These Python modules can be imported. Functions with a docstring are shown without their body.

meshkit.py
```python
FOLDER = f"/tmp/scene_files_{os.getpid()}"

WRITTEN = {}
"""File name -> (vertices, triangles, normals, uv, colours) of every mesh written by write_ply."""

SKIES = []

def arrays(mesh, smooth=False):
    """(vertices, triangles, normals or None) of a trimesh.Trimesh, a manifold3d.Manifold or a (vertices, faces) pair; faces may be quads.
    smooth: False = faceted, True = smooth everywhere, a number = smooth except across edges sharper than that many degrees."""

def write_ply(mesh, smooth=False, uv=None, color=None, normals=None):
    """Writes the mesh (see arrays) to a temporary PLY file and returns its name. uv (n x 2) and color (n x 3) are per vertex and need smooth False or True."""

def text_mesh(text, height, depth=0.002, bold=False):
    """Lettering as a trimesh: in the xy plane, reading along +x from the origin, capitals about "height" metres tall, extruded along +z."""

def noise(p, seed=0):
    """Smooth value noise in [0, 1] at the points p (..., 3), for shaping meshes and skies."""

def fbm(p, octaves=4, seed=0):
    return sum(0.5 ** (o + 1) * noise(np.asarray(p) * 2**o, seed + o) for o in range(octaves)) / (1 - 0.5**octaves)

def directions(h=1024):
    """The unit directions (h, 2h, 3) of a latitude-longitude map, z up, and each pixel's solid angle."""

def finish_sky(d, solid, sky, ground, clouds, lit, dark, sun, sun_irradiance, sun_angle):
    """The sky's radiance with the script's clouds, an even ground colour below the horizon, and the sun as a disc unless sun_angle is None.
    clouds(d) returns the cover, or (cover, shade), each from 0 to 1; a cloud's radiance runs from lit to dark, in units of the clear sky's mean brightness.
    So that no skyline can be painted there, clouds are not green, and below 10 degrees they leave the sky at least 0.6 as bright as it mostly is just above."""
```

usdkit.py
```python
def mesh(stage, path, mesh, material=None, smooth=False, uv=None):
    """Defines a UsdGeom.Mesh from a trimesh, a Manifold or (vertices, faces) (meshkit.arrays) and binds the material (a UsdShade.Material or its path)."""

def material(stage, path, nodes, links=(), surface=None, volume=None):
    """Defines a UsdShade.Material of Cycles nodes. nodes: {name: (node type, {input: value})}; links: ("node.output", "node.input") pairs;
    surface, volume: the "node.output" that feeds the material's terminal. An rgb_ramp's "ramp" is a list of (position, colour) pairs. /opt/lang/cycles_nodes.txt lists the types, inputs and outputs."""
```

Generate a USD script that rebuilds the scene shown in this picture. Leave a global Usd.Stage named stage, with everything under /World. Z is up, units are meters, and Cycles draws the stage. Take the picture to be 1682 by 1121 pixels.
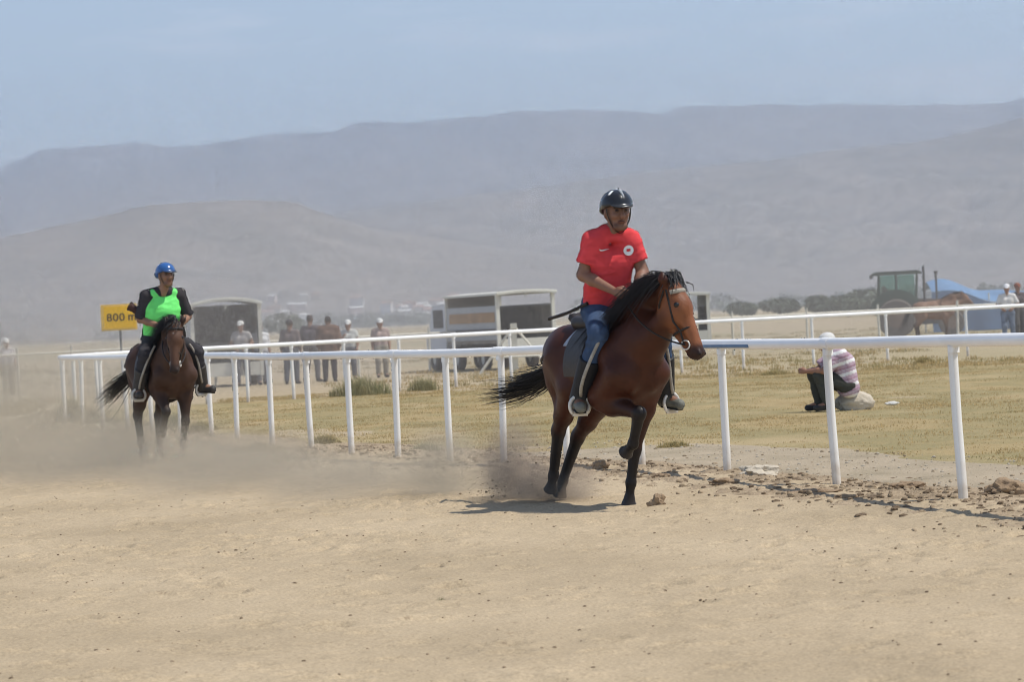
import math, random
import numpy as np, trimesh
import meshkit, usdkit
from scipy import ndimage
from scipy.spatial import cKDTree
from pxr import Gf, Sdf, Usd, UsdGeom, UsdLux, UsdShade, Vt

stage = Usd.Stage.CreateInMemory()
UsdGeom.SetStageUpAxis(stage, "Z")
UsdGeom.Xform.Define(stage, "/World")
UsdGeom.Scope.Define(stage, "/World/Looks")

# ------------------------------------------------------------------ camera, sky, sun, exposure
CAM_H, PITCH, ROLL = 1.41, math.atan(37.5 / 5300.0), math.radians(2.86)
cam = UsdGeom.Camera.Define(stage, "/World/camera")
cam.CreateHorizontalApertureAttr(36.0)
cam.CreateFocalLengthAttr(36.0 * 5300.0 / 1682.0)
cam.CreateFStopAttr(6.5)
cam.CreateFocusDistanceAttr(23.8)
cam.CreateClippingRangeAttr((0.1, 60000.0))
cam.CreateExposureAttr(0.36)
_f = np.array([0, math.cos(PITCH), -math.sin(PITCH)])
_r0 = np.array([1.0, 0, 0]); _u0 = np.cross(_r0, _f)
_r = math.cos(ROLL) * _r0 - math.sin(ROLL) * _u0
_u = math.cos(ROLL) * _u0 + math.sin(ROLL) * _r0
cam.AddTransformOp().Set(Gf.Matrix4d(*_r, 0, *_u, 0, *(-_f), 0, 0, 0, CAM_H, 1))

SUN_EL, SUN_AZ = math.radians(61.0), math.atan2(0.985, -0.17)      # azimuth measured as atan2(x, y)
SUN = np.array([math.cos(SUN_EL) * math.sin(SUN_AZ), math.cos(SUN_EL) * math.cos(SUN_AZ), math.sin(SUN_EL)])
dome = UsdLux.DomeLight.Define(stage, "/World/sky")
usdkit.material(stage, "/World/Looks/sky", {
    "sky": ("sky_texture", {"sky_type": "single_scattering", "sun_disc": False, "sun_elevation": SUN_EL, "sun_rotation": SUN_AZ,
                            "altitude": 1800.0, "air_density": 1.0, "aerosol_density": 0.6, "ozone_density": 0.9}),
    "tc": ("texture_coordinate", {}),
    "map": ("mapping", {"vector": (0, 0, 0), "scale": (11.0, 11.0, 70.0), "location": (3.1, 0.4, 1.7)}),
    "n": ("noise_texture", {"scale": 1.0, "detail": 5.0, "roughness": 0.55}),
    "r": ("rgb_ramp", {"ramp": [(0.0, (0, 0, 0)), (0.53, (0, 0, 0)), (0.68, (0.2, 0.2, 0.2)), (1.0, (0.45, 0.45, 0.45))]}),
    "mixc": ("mix_color", {"b": (13.0, 11.2, 11.2)}),
    "bg": ("background_shader", {"strength": 0.13}),
}, [("tc.generated", "map.vector"), ("map.vector", "n.vector"), ("n.fac", "r.fac"), ("r.color", "mixc.fac"), ("sky.color", "mixc.a"), ("mixc.result", "bg.color")], surface="bg.background")
UsdShade.MaterialBindingAPI.Apply(dome.GetPrim()).Bind(UsdShade.Material.Get(stage, "/World/Looks/sky"))
sun = UsdLux.DistantLight.Define(stage, "/World/sun")
sun.CreateIntensityAttr(1.02); sun.CreateAngleAttr(0.53); sun.CreateColorAttr(Gf.Vec3f(1.0, 0.955, 0.88))
sun.CreateNormalizeAttr(True)
_b = SUN; _x = np.cross([0, 0, 1.0], _b); _x /= np.linalg.norm(_x); _y = np.cross(_b, _x)
sun.AddTransformOp().Set(Gf.Matrix4d(*_x, 0, *_y, 0, *_b, 0, 0, 0, 0, 1))

# ------------------------------------------------------------------ helpers
rng = np.random.default_rng(7)
random.seed(7)
used = {}


def free_path(name, parent=None):
    base = parent.GetPath().pathString if parent is not None else "/World"
    k = used.get((base, name), 0); used[(base, name)] = k + 1
    return f"{base}/{name}" + (f"_{k:03d}" if k else "")


def tag(p, label=None, cat=None, group=None, kind=None):
    for k, v in (("label", label), ("category", cat), ("group", group), ("kind", kind)):
        if v: p.SetCustomDataByKey(k, v)
    return p


def thing(name, label, cat, loc=(0, 0, 0), rz=0.0, group=None, kind=None):
    x = UsdGeom.Xform.Define(stage, free_path(name))
    x.AddTranslateOp().Set(Gf.Vec3d(*map(float, loc)))
    if rz: x.AddRotateZOp().Set(float(rz))
    return tag(x.GetPrim(), label, cat, group, kind)


def copy_of(src, name, loc, rz, label, group=None):
    x = UsdGeom.Xform.Define(stage, free_path(name))
    p = x.GetPrim(); p.GetReferences().AddInternalReference(src.GetPath())
    x.ClearXformOpOrder()
    x.AddTranslateOp().Set(Gf.Vec3d(*map(float, loc))); x.AddRotateZOp().Set(float(rz))
    p.SetInstanceable(True)
    return tag(p, label, None, group)


def obj(name, mesh, mat, parent=None, smooth=False, col=None, **kw):
    m = usdkit.mesh(stage, free_path(name, parent), mesh, mat, smooth)
    if col is not None:
        UsdGeom.PrimvarsAPI(m).CreatePrimvar("tone", Sdf.ValueTypeNames.Color3fArray, "vertex").Set(Vt.Vec3fArray.FromNumpy(np.asarray(col, np.float32)))
    return tag(m.GetPrim(), **kw)


def mat(name, color, rough=0.8, var=0.15, scale=6.0, bump=0.0, bscale=None, spec=0.3, metallic=0.0, color2=None, extra=None):
    c = np.array(color, float)
    c2 = np.array(color2, float) if color2 is not None else c * (1 - var)
    c1 = c if color2 is not None else np.minimum(c * (1 + var), 0.95)
    nodes = {"tc": ("texture_coordinate", {}), "n": ("noise_texture", {"scale": scale, "detail": 5.0, "roughness": 0.6}),
             "r": ("rgb_ramp", {"ramp": [(0.3, tuple(c2)), (0.7, tuple(c1))]}),
             "p": ("principled_bsdf", {"roughness": rough, "specular_ior_level": spec, "metallic": metallic, **(extra or {})})}
    links = [("tc.object", "n.vector"), ("n.fac", "r.fac"), ("r.color", "p.base_color")]
    if bump:
        nodes["n2"] = ("noise_texture", {"scale": bscale or scale * 4, "detail": 4.0})
        nodes["b"] = ("bump", {"strength": bump, "distance": 0.02})
        links += [("tc.object", "n2.vector"), ("n2.fac", "b.height"), ("b.normal", "p.normal")]
    return usdkit.material(stage, "/World/Looks/" + name, nodes, links, surface="p.BSDF")


def tone_mat(name, rough=0.7, spec=0.25, var=0.12, scale=9.0, bump=0.0, bscale=60.0, stretch=(1, 1, 1), extra=None):
    """Colour from the mesh's own 'tone' attribute, broken up by noise."""
    nodes = {"tc": ("texture_coordinate", {}), "a": ("attribute", {"attribute": "tone"}), "m": ("mapping", {"scale": stretch}),
             "n": ("noise_texture", {"scale": scale, "detail": 5.0, "roughness": 0.6}),
             "r": ("rgb_ramp", {"ramp": [(0.25, (1 - var,) * 3), (0.75, (1 + var,) * 3)]}),
             "x": ("mix_color", {"blend_type": "multiply", "fac": 1.0}),
             "p": ("principled_bsdf", {"roughness": rough, "specular_ior_level": spec, **(extra or {})})}
    links = [("tc.object", "m.vector"), ("m.vector", "n.vector"), ("n.fac", "r.fac"), ("a.color", "x.a"), ("r.color", "x.b"), ("x.result", "p.base_color")]
    if bump:
        nodes["n2"] = ("noise_texture", {"scale": bscale, "detail": 3.0})
        nodes["b"] = ("bump", {"strength": bump, "distance": 0.01})
        links += [("m.vector", "n2.vector"), ("n2.fac", "b.height"), ("b.normal", "p.normal")]
    return usdkit.material(stage, "/World/Looks/" + name, nodes, links, surface="p.BSDF")


def box(x0, x1, y0, y1, z0, z1):
    return trimesh.creation.box(bounds=[[min(x0, x1), min(y0, y1), min(z0, z1)], [max(x0, x1), max(y0, y1), max(z0, z1)]])


def cat(*ms):
    return trimesh.util.concatenate([m for m in ms if m is not None])


def frames(P):
    P = np.asarray(P, float)
    T = np.gradient(P, axis=0); T /= np.maximum(np.linalg.norm(T, axis=1, keepdims=True), 1e-9)
    up = np.array([0, 0, 1.0]) if abs(T[0, 2]) < 0.9 else np.array([1.0, 0, 0])
    A = np.zeros_like(P); a = np.cross(up, T[0]); a /= np.linalg.norm(a)
    for i in range(len(P)):
        a = a - T[i] * (a @ T[i]); a /= max(np.linalg.norm(a), 1e-9); A[i] = a
    return T, A, np.cross(T, A)


def tube(P, r, n=8, cap=True):
    """A tube of radius r (a number or one per point; or (ra, rb) pairs) along the points P."""
    P = np.asarray(P, float); m = len(P)
    r = np.asarray(r, float)
    if r.ndim == 0: r = np.full((m, 2), float(r))
    elif r.ndim == 1 and len(r) == m: r = np.stack([r, r], 1)
    T, A, B = frames(P)
    t = np.arange(n) / n * 2 * np.pi
    V = P[:, None] + A[:, None] * (np.cos(t)[None, :, None] * r[:, None, :1]) + B[:, None] * (np.sin(t)[None, :, None] * r[:, None, 1:])
    i, j = np.meshgrid(np.arange(m - 1), np.arange(n), indexing="ij"); j2 = (j + 1) % n
    q = np.stack([i * n + j, i * n + j2, (i + 1) * n + j2, (i + 1) * n + j], -1).reshape(-1, 4)
    F = np.vstack([q[:, [0, 1, 2]], q[:, [0, 2, 3]]])
    V = V.reshape(-1, 3)
    if cap:
        c0, c1 = len(V), len(V) + 1
        V = np.vstack([V, P[:1], P[-1:]])
        k = np.arange(n); k2 = (k + 1) % n
        F = np.vstack([F, np.stack([np.full(n, c0), k2, k], 1), np.stack([np.full(n, c1), (m - 1) * n + k, (m - 1) * n + k2], 1)])
    return trimesh.Trimesh(V, F, process=False)


def spline(P, n):
    from scipy.interpolate import CubicSpline
    P = np.asarray(P, float)
    d = np.r_[0, np.cumsum(np.linalg.norm(np.diff(P, axis=0), axis=1))]
    return CubicSpline(d, P)(np.linspace(0, d[-1], n))


# ------------------------------------------------------------------ ground levels and the line of the rail
def rail_x(y):
    """Centre line of the near rail on the ground."""
    return RAIL(y)


_RY = np.array([17.0, 19.3, 21.93, 25.0, 27.4, 29.4, 31.4, 33.3, 35.2, 37.2, 39.2, 42.2, 44.4, 47.4, 51.2, 53.8])
_RX = np.array([4.1, 3.6, 3.03, 2.41, 1.76, 1.14, 0.14, -0.9, -1.7, -2.35, -3.0, -3.66, -4.22, -5.3, -6.55, -7.19])
_RC = np.polyfit(_RY, _RX, 3)


def RAIL(y):
    y = np.asarray(y, float)
    yc = np.clip(y, 17, 54)
    return np.polyval(_RC, yc) + (y - yc) * np.where(y < 17, -0.22, -0.3)


def bank(d):
    """Loose earth heaped along the foot of the rail; d = distance to the right of the rail."""
    return 0.02 * np.exp(-((d + 0.15) / 0.75) ** 2)


def level(x, y):
    d = (x - RAIL(y)) * 0.955
    p = np.stack([x, y, np.zeros_like(x)], -1)
    far = np.clip((y - 40) / 20, 0, 1)
    h = 0.06 * (meshkit.fbm(p * [0.35, 0.2, 1], 3, 3) - 0.5) * (1 - far)
    return h - 0.025 + bank(d) * (1 - far)


def grid(xs, ys, keep, height):
    X, Y = np.meshgrid(xs, ys)
    Z = height(X, Y)
    V = np.stack([X, Y, Z], -1).reshape(-1, 3)
    n = len(xs)
    i, j = np.meshgrid(np.arange(len(ys) - 1), np.arange(n - 1), indexing="ij")
    a = (i * n + j).ravel(); q = np.stack([a, a + 1, a + n + 1, a + n], 1)
    c = V[q].mean(1); q = q[keep(c[:, 0], c[:, 1])]
    F = np.vstack([q[:, [0, 1, 2]], q[:, [0, 2, 3]]])
    u, inv = np.unique(F, return_inverse=True)
    return trimesh.Trimesh(V[u], inv.reshape(F.shape), process=False)

# ------------------------------------------------------------------ continuous bodies: distance fields turned into one skin
class Body:
    """Rounded primitives joined smoothly; mesh() gives one closed surface with a colour per vertex."""

    def __init__(self): self.p = []

    def cone(self, a, b, ra, rb, col=None, k=0.03, cut=None, sub=False):
        self.p.append(("c", np.asarray(a, float), np.asarray(b, float), ra, rb, col, k, cut, sub)); return self

    def chain(self, pts, rs, col=None, k=0.03):
        for i in range(len(pts) - 1):
            c = col[i] if isinstance(col, list) else col
            self.cone(pts[i], pts[i + 1], rs[i], rs[i + 1], c, k)
        return self

    def ell(self, c, r, axes=None, col=None, k=0.03, cut=None, sub=False):
        self.p.append(("e", np.asarray(c, float), np.asarray(r, float), np.eye(3) if axes is None else np.asarray(axes, float), None, col, k, cut, sub)); return self

    @staticmethod
    def _d(p, Q):
        if p[0] == "c":
            _, a, b, ra, rb = p[:5]
            ba = b - a; L = max(ba @ ba, 1e-12)
            t = np.clip(((Q - a) @ ba) / L, 0, 1)
            d = np.linalg.norm(Q - a - t[..., None] * ba, axis=-1) - (ra + (rb - ra) * t)
        else:
            _, c, r, A = p[:4]
            L = (Q - c) @ A.T
            k0 = np.linalg.norm(L / r, axis=-1); k1 = np.linalg.norm(L / (r * r), axis=-1)
            d = np.where(k0 < 1e-6, -r.min(), k0 * (k0 - 1) / np.maximum(k1, 1e-9))
        if p[7] is not None:
            for pt, nrm in (p[7] if isinstance(p[7], list) else [p[7]]):
                d = np.maximum(d, (Q - np.asarray(pt)) @ np.asarray(nrm))
        return d

    def _box(self, p, m):
        if p[0] == "c":
            r = max(p[3], p[4]); return np.minimum(p[1], p[2]) - r - m, np.maximum(p[1], p[2]) + r + m
        r = np.abs(p[3].T) @ p[2]
        return p[1] - r - m, p[1] + r + m

    def mesh(self, h=0.01, smooth_it=0, col_soft=0.008, noise=None):
        bx = [self._box(p, 0.02) for p in self.p]
        lo = np.min([b[0] for b in bx], 0) - 2 * h; hi = np.max([b[1] for b in bx], 0) + 2 * h
        n = np.ceil((hi - lo) / h).astype(int) + 1
        D = np.full(n, 0.2, np.float32)
        ax = [lo[k] + np.arange(n[k]) * h for k in range(3)]
        for p in self.p:
            b0, b1 = self._box(p, p[6] + 3 * h)
            s = [slice(max(int((b0[k] - lo[k]) / h), 0), min(int((b1[k] - lo[k]) / h) + 2, n[k])) for k in range(3)]
            Q = np.stack(np.meshgrid(*[ax[k][s[k]] for k in range(3)], indexing="ij"), -1)
            d = self._d(p, Q); e = D[s[0], s[1], s[2]]; k = p[6]
            if p[8]:
                hh = np.maximum(k - np.abs(-d - e), 0) / max(k, 1e-6)
                D[s[0], s[1], s[2]] = np.maximum(-d, e) + hh * hh * k * 0.25
            else:
                hh = np.maximum(k - np.abs(d - e), 0) / max(k, 1e-6)
                D[s[0], s[1], s[2]] = np.minimum(d, e) - hh * hh * k * 0.25
        V, Q = surface_nets(D); V = V * h + lo
        m = trimesh.Trimesh(V, np.vstack([Q[:, [0, 1, 2]], Q[:, [0, 2, 3]]]), process=False)
        if smooth_it: trimesh.smoothing.filter_taubin(m, iterations=smooth_it)
        V = np.array(m.vertices)
        if noise is not None:
            V = V + np.array(m.vertex_normals) * noise(V)[:, None]; m.vertices = V
        cols = [(p, p[5]) for p in self.p if p[5] is not None and not p[8]]
        W = np.zeros(len(V)); C = np.zeros((len(V), 3)); best = np.full(len(V), 9.0); ds = []
        for p, c in cols:
            b0, b1 = self._box(p, 0.06)
            inside = np.all((V > b0) & (V < b1), axis=1)
            d = np.full(len(V), 9.0); d[inside] = self._d(p, V[inside]); ds.append(d); best = np.minimum(best, d)
        for d, (p, c) in zip(ds, cols):
            w = np.exp(-np.clip((d - best) / col_soft, 0, 40)) * (d < 8); W += w; C += w[:, None] * np.array(c)
        return m, C / np.maximum(W, 1e-9)[:, None]


def surface_nets(D):
    S = D < 0
    n = D.shape
    cell = np.zeros(np.array(n) - 1, bool)
    corners = [(i, j, k) for i in (0, 1) for j in (0, 1) for k in (0, 1)]
    sl = lambda A, o: A[o[0]:n[0] - 1 + o[0], o[1]:n[1] - 1 + o[1], o[2]:n[2] - 1 + o[2]]
    cnt = sum(sl(S, o).astype(np.int8) for o in corners)
    cell = (cnt > 0) & (cnt < 8)
    idx = np.argwhere(cell)
    num = np.full(cell.shape, -1, np.int64); num[cell] = np.arange(len(idx))
    val = {o: D[idx[:, 0] + o[0], idx[:, 1] + o[1], idx[:, 2] + o[2]] for o in corners}
    acc = np.zeros((len(idx), 3)); w = np.zeros(len(idx))
    for a in corners:
        for k in range(3):
            if a[k] == 0:
                b = tuple(1 if q == k else a[q] for q in range(3))
                va, vb = val[a], val[b]; cr = (va < 0) != (vb < 0)
                t = np.where(cr, va / np.where(cr, va - vb, 1), 0)
                P = np.array(a, float) + t[:, None] * (np.array(b, float) - np.array(a, float))
                acc += np.where(cr[:, None], P, 0); w += cr
    V = idx + acc / np.maximum(w, 1)[:, None]
    quads = []
    for k in range(3):
        u, v = (k + 1) % 3, (k + 2) % 3
        a = [slice(None)] * 3; b = [slice(None)] * 3; a[k] = slice(0, n[k] - 1); b[k] = slice(1, n[k])
        A, B = S[tuple(a)], S[tuple(b)]
        e = np.argwhere(A != B)
        e = e[(e[:, u] > 0) & (e[:, v] > 0) & (e[:, u] < n[u] - 1) & (e[:, v] < n[v] - 1)]
        flip = A[e[:, 0], e[:, 1], e[:, 2]]
        def at(du, dv):
            q = e.copy(); q[:, u] += du; q[:, v] += dv; return num[q[:, 0], q[:, 1], q[:, 2]]
        q = np.stack([at(-1, -1), at(0, -1), at(0, 0), at(-1, 0)], 1)
        q = np.where(flip[:, None], q, q[:, ::-1])
        quads.append(q)
    return V, np.vstack(quads)


def unit(v):
    v = np.asarray(v, float); return v / np.linalg.norm(v)


def strands(roots, dirs, length, r0, n=5, sag=0.3, curl=0.04, seed=0, flow=None):
    """Tapered locks of hair as one mesh: each leaves its root along its direction and bends towards flow."""
    g = np.random.default_rng(seed); out = []
    t = np.linspace(0, 1, n)
    for i, (p, d) in enumerate(zip(roots, dirs)):
        L = length[i] if np.ndim(length) else length * g.uniform(0.75, 1.2)
        fl = np.array([0, 0, -sag]) if flow is None else np.asarray(flow, float)
        w = g.normal(0, curl, 3)
        P = p + d * L * t[:, None] + (fl * L) * (t ** 2)[:, None] + w * L * (np.sin(t * 3.0 + g.uniform(0, 3)) * t)[:, None]
        out.append(tube(P, np.c_[r0 * (1 - 0.85 * t ** 1.5), 0.5 * r0 * (1 - 0.85 * t ** 1.5)], 4, cap=False))
    return cat(*out)
# ------------------------------------------------------------------ the setting
def ground_mat(name, stops, scale, stretch, speck, speck_col, bump=0.38, bscale=30.0, patch=None):
    """Soil or turf: large soft patches, fine grain, dark specks."""
    nodes = {"g": ("geometry", {}), "m": ("mapping", {"scale": stretch}),
             "n": ("noise_texture", {"scale": scale, "detail": 8.0, "roughness": 0.62}),
             "r": ("rgb_ramp", {"ramp": stops}),
             "n3": ("noise_texture", {"scale": 55.0, "detail": 3.0, "roughness": 0.7}),
             "r3": ("rgb_ramp", {"ramp": [(0.3, (0.74, 0.74, 0.74)), (0.7, (1.2, 1.2, 1.2))]}),
             "x": ("mix_color", {"blend_type": "multiply", "fac": 1.0}),
             "v": ("noise_texture", {"scale": speck, "detail": 4.0, "roughness": 0.75}),
             "rv": ("rgb_ramp", {"ramp": [(0.0, (0, 0, 0)), (0.66, (0, 0, 0)), (0.74, (0.75, 0.75, 0.75)), (1, (1, 1, 1))]}),
             "y": ("mix_color", {"b": speck_col}),
             "n2": ("noise_texture", {"scale": bscale, "detail": 6.0, "roughness": 0.65}),
             "b": ("bump", {"strength": bump, "distance": 0.03}),
             "p": ("principled_bsdf", {"roughness": 0.95, "specular_ior_level": 0.1})}
    links = [("g.position", "m.vector"), ("m.vector", "n.vector"), ("n.fac", "r.fac"), ("g.position", "n3.vector"), ("n3.fac", "r3.fac"), ("r.color", "x.a"), ("r3.color", "x.b"),
             ("m.vector", "v.vector"), ("v.fac", "rv.fac"), ("rv.color", "y.fac"), ("x.result", "y.a"), ("y.result", "p.base_color"),
             ("g.position", "n2.vector"), ("n2.fac", "b.height"), ("b.normal", "p.normal")]
    return usdkit.material(stage, "/World/Looks/" + name, nodes, links, surface="p.BSDF")


M_track = ground_mat("track_sand", [(0.25, (0.31, 0.242, 0.153)), (0.5, (0.395, 0.309, 0.200)), (0.75, (0.455, 0.36, 0.238))], 0.55, (1.0, 0.55, 1), 6.0, (0.2, 0.145, 0.09))
M_bank = ground_mat("bank_earth", [(0.28, (0.14, 0.10, 0.062)), (0.42, (0.29, 0.218, 0.14)), (0.55, (0.38, 0.29, 0.19)), (0.75, (0.43, 0.335, 0.225))], 2.6, (1, 0.7, 1), 9.0, (0.18, 0.125, 0.075), bump=0.9)
M_field = ground_mat("dry_turf", [(0.25, (0.22, 0.165, 0.075)), (0.40, (0.35, 0.265, 0.135)), (0.50, (0.265, 0.22, 0.11)), (0.60, (0.36, 0.28, 0.15)), (0.78, (0.42, 0.325, 0.20))], 0.75, (0.5, 0.22, 1), 3.0, (0.2, 0.17, 0.09), bump=0.8, bscale=18)
M_gravel = ground_mat("gravel_path", [(0.25, (0.22, 0.18, 0.12)), (0.42, (0.31, 0.255, 0.175)), (0.55, (0.35, 0.285, 0.20)), (0.75, (0.40, 0.325, 0.225))], 3.0, (0.6, 0.35, 1), 7.0, (0.2, 0.16, 0.11))
M_plain = ground_mat("plain_grass", [(0.2, (0.33, 0.26, 0.155)), (0.45, (0.37, 0.295, 0.19)), (0.6, (0.29, 0.25, 0.14)), (0.8, (0.42, 0.33, 0.22))], 0.05, (0.5, 0.16, 1), 0.6, (0.22, 0.19, 0.1), bump=0.3, bscale=6)

# hoof prints and scuffs over the sand
_hp = np.column_stack([rng.uniform(-6, 5, 2300), 10.5 + 24 * rng.random(2300) ** 0.9])
_hp = np.vstack([_hp, np.column_stack([rng.normal(-0.7, 0.45, 130), rng.normal(25.4, 0.55, 130)]), np.column_stack([rng.normal(-1.6, 0.6, 90), rng.normal(21.0, 0.8, 90)])])
_hd = rng.uniform(0.25, 1.0, len(_hp)) ** 1.5 * 0.038
_hr = rng.uniform(0.05, 0.1, len(_hp))
_tree = cKDTree(_hp)


def track_height(X, Y):
    p = np.stack([X, Y, np.zeros_like(X)], -1)
    z = level(X, Y) + 0.02
    z = z + 0.022 * (meshkit.fbm(p * [3.0, 2.2, 1], 4, 11) - 0.5) + 0.016 * (meshkit.fbm(p * [11, 9, 1], 3, 5) - 0.5)
    d, k = _tree.query(np.stack([X.ravel(), Y.ravel()], -1), 3)
    for c in range(3):
        q = (d[:, c] / _hr[k[:, c]]).reshape(X.shape); a = _hd[k[:, c]].reshape(X.shape)
        z = z - a * np.exp(-(q ** 2) * 1.6) + 0.45 * a * np.exp(-((q - 1.35) / 0.45) ** 2)
    return z


def bank_height(X, Y):
    p = np.stack([X, Y, np.zeros_like(X)], -1)
    d = (X - RAIL(Y)) * 0.955
    w = np.exp(-((d + 0.2) / 0.85) ** 2)
    lump = np.clip(meshkit.fbm(p * [5.5, 4.5, 1], 4, 21) - 0.45, 0, 1) * 0.10 + 0.035 * (meshkit.fbm(p * [17, 14, 1], 3, 22) - 0.4)
    return level(X, Y) + 0.012 + w * lump


Y_near = np.r_[np.arange(9.0, 16, 0.035), np.arange(16, 36, 0.045)]
obj("track", grid(np.arange(-7.5, 5.6, 0.035), Y_near, lambda x, y: (x < RAIL(y) + 0.15), track_height), M_track, smooth=True, kind="structure", label="pale sandy racing track churned by hooves", cat="track")
obj("track", grid(np.arange(-60, 0.5, 0.25), np.r_[np.arange(35.8, 60, 0.25), np.arange(60, 220, 2.0)], lambda x, y: (x < RAIL(np.minimum(y, 54)) - 0.3 - 0.32 * np.maximum(y - 54, 0)), lambda X, Y: level(X, Y) + 0.02 + 0.03 * (meshkit.fbm(np.stack([X, Y, X * 0], -1) * 1.5, 3, 8) - 0.5)), M_track, smooth=True, kind="structure", label="far stretch of the sandy racing track behind the dust", cat="track")
obj("track", grid(np.arange(-60, -7.4, 0.4), np.arange(4, 36, 0.4), lambda x, y: x < 99, lambda X, Y: level(X, Y) + 0.018), M_track, smooth=True, kind="structure", label="sandy racing track left of the view", cat="track")
obj("track", grid(np.arange(5.5, 12, 0.4), np.arange(2, 17, 0.4), lambda x, y: x < RAIL(y) + 0.3, lambda X, Y: level(X, Y) + 0.018), M_track, smooth=True, kind="structure", label="sandy racing track right of the view", cat="track")
_by = np.r_[np.arange(6, 16, 0.1), np.arange(16, 45, 0.05)]
X_off = np.arange(-1.1, 1.3, 0.045)
BX, BY = np.meshgrid(X_off, _by)
_m = grid(X_off, _by, lambda x, y: x < 99, lambda X, Y: X * 0)
_V = np.array(_m.vertices); _V[:, 0] += RAIL(_V[:, 1]); _V[:, 2] = bank_height(_V[:, 0], _V[:, 1]) - 0.03 * np.clip(np.abs(_V[:, 0] - RAIL(_V[:, 1]) - 0.1) - 0.9, 0, 1) * 5
obj("earth_bank", (_V, np.array(_m.faces)), M_bank, smooth=True, kind="structure", label="low bank of broken earth along the foot of the near rail", cat="earth bank")
obj("infield", grid(np.arange(-8, 40, 0.25), np.r_[np.arange(2, 16, 0.4), np.arange(16, 64, 0.2), np.arange(64, 66, 0.5)], lambda x, y: (x > RAIL(y) + 0.75), lambda X, Y: level(X, Y) + 0.008 + 0.03 * (meshkit.fbm(np.stack([X, Y, X * 0], -1) * [0.9, 0.7, 1], 4, 31) - 0.5)), M_field, smooth=True, kind="structure", label="dry yellow infield turf between the two rails", cat="grass field")
# the gravel band just behind the bank
gy = np.arange(5, 34, 0.25)
_m = grid(np.arange(0.6, 3.2, 0.1), gy, lambda x, y: x < 99, lambda X, Y: X * 0)
_V = np.array(_m.vertices); _V0 = _V[:, 0].copy(); _V[:, 0] = RAIL(_V[:, 1]) + 0.4 + (_V[:, 0] - 0.6) * (0.75 + 0.45 * meshkit.fbm(_V * [0, 0.5, 0], 3, 4) + 0.22 * (meshkit.fbm(_V * [2, 2.6, 0], 3, 6) - 0.5)); _V[:, 2] = level(_V[:, 0], _V[:, 1]) + 0.03 - 0.10 * np.maximum(np.clip((_V0 - 2.7) / .4, 0, 1), np.clip((1.0 - _V0) / .4, 0, 1)) ** 2
obj("path", (_V, np.array(_m.faces)), M_gravel, smooth=True, kind="structure", label="grey trodden gravel band behind the near rail", cat="path")
ga = np.linspace(0, 2 * np.pi, 97)[:-1]; gr = np.r_[0.0, 60.0, 200, 600, 2000, 7000, 17000]
_V = np.vstack([[0, 0, -0.03]] + [np.column_stack([np.cos(ga) * q, np.sin(ga) * q, np.full(96, -0.03)]) for q in gr[1:]])
_F = [[0, 1 + i, 1 + (i + 1) % 96] for i in range(96)]
for k in range(len(gr) - 2):
    for i in range(96):
        a, b_ = 1 + k * 96 + i, 1 + k * 96 + (i + 1) % 96
        _F += [[a, a + 96, b_ + 96], [a, b_ + 96, b_]]
obj("ground", (_V, np.array(_F)), M_plain, kind="structure", label="dry grassy plain reaching to the foot of the hills", cat="ground")

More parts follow.
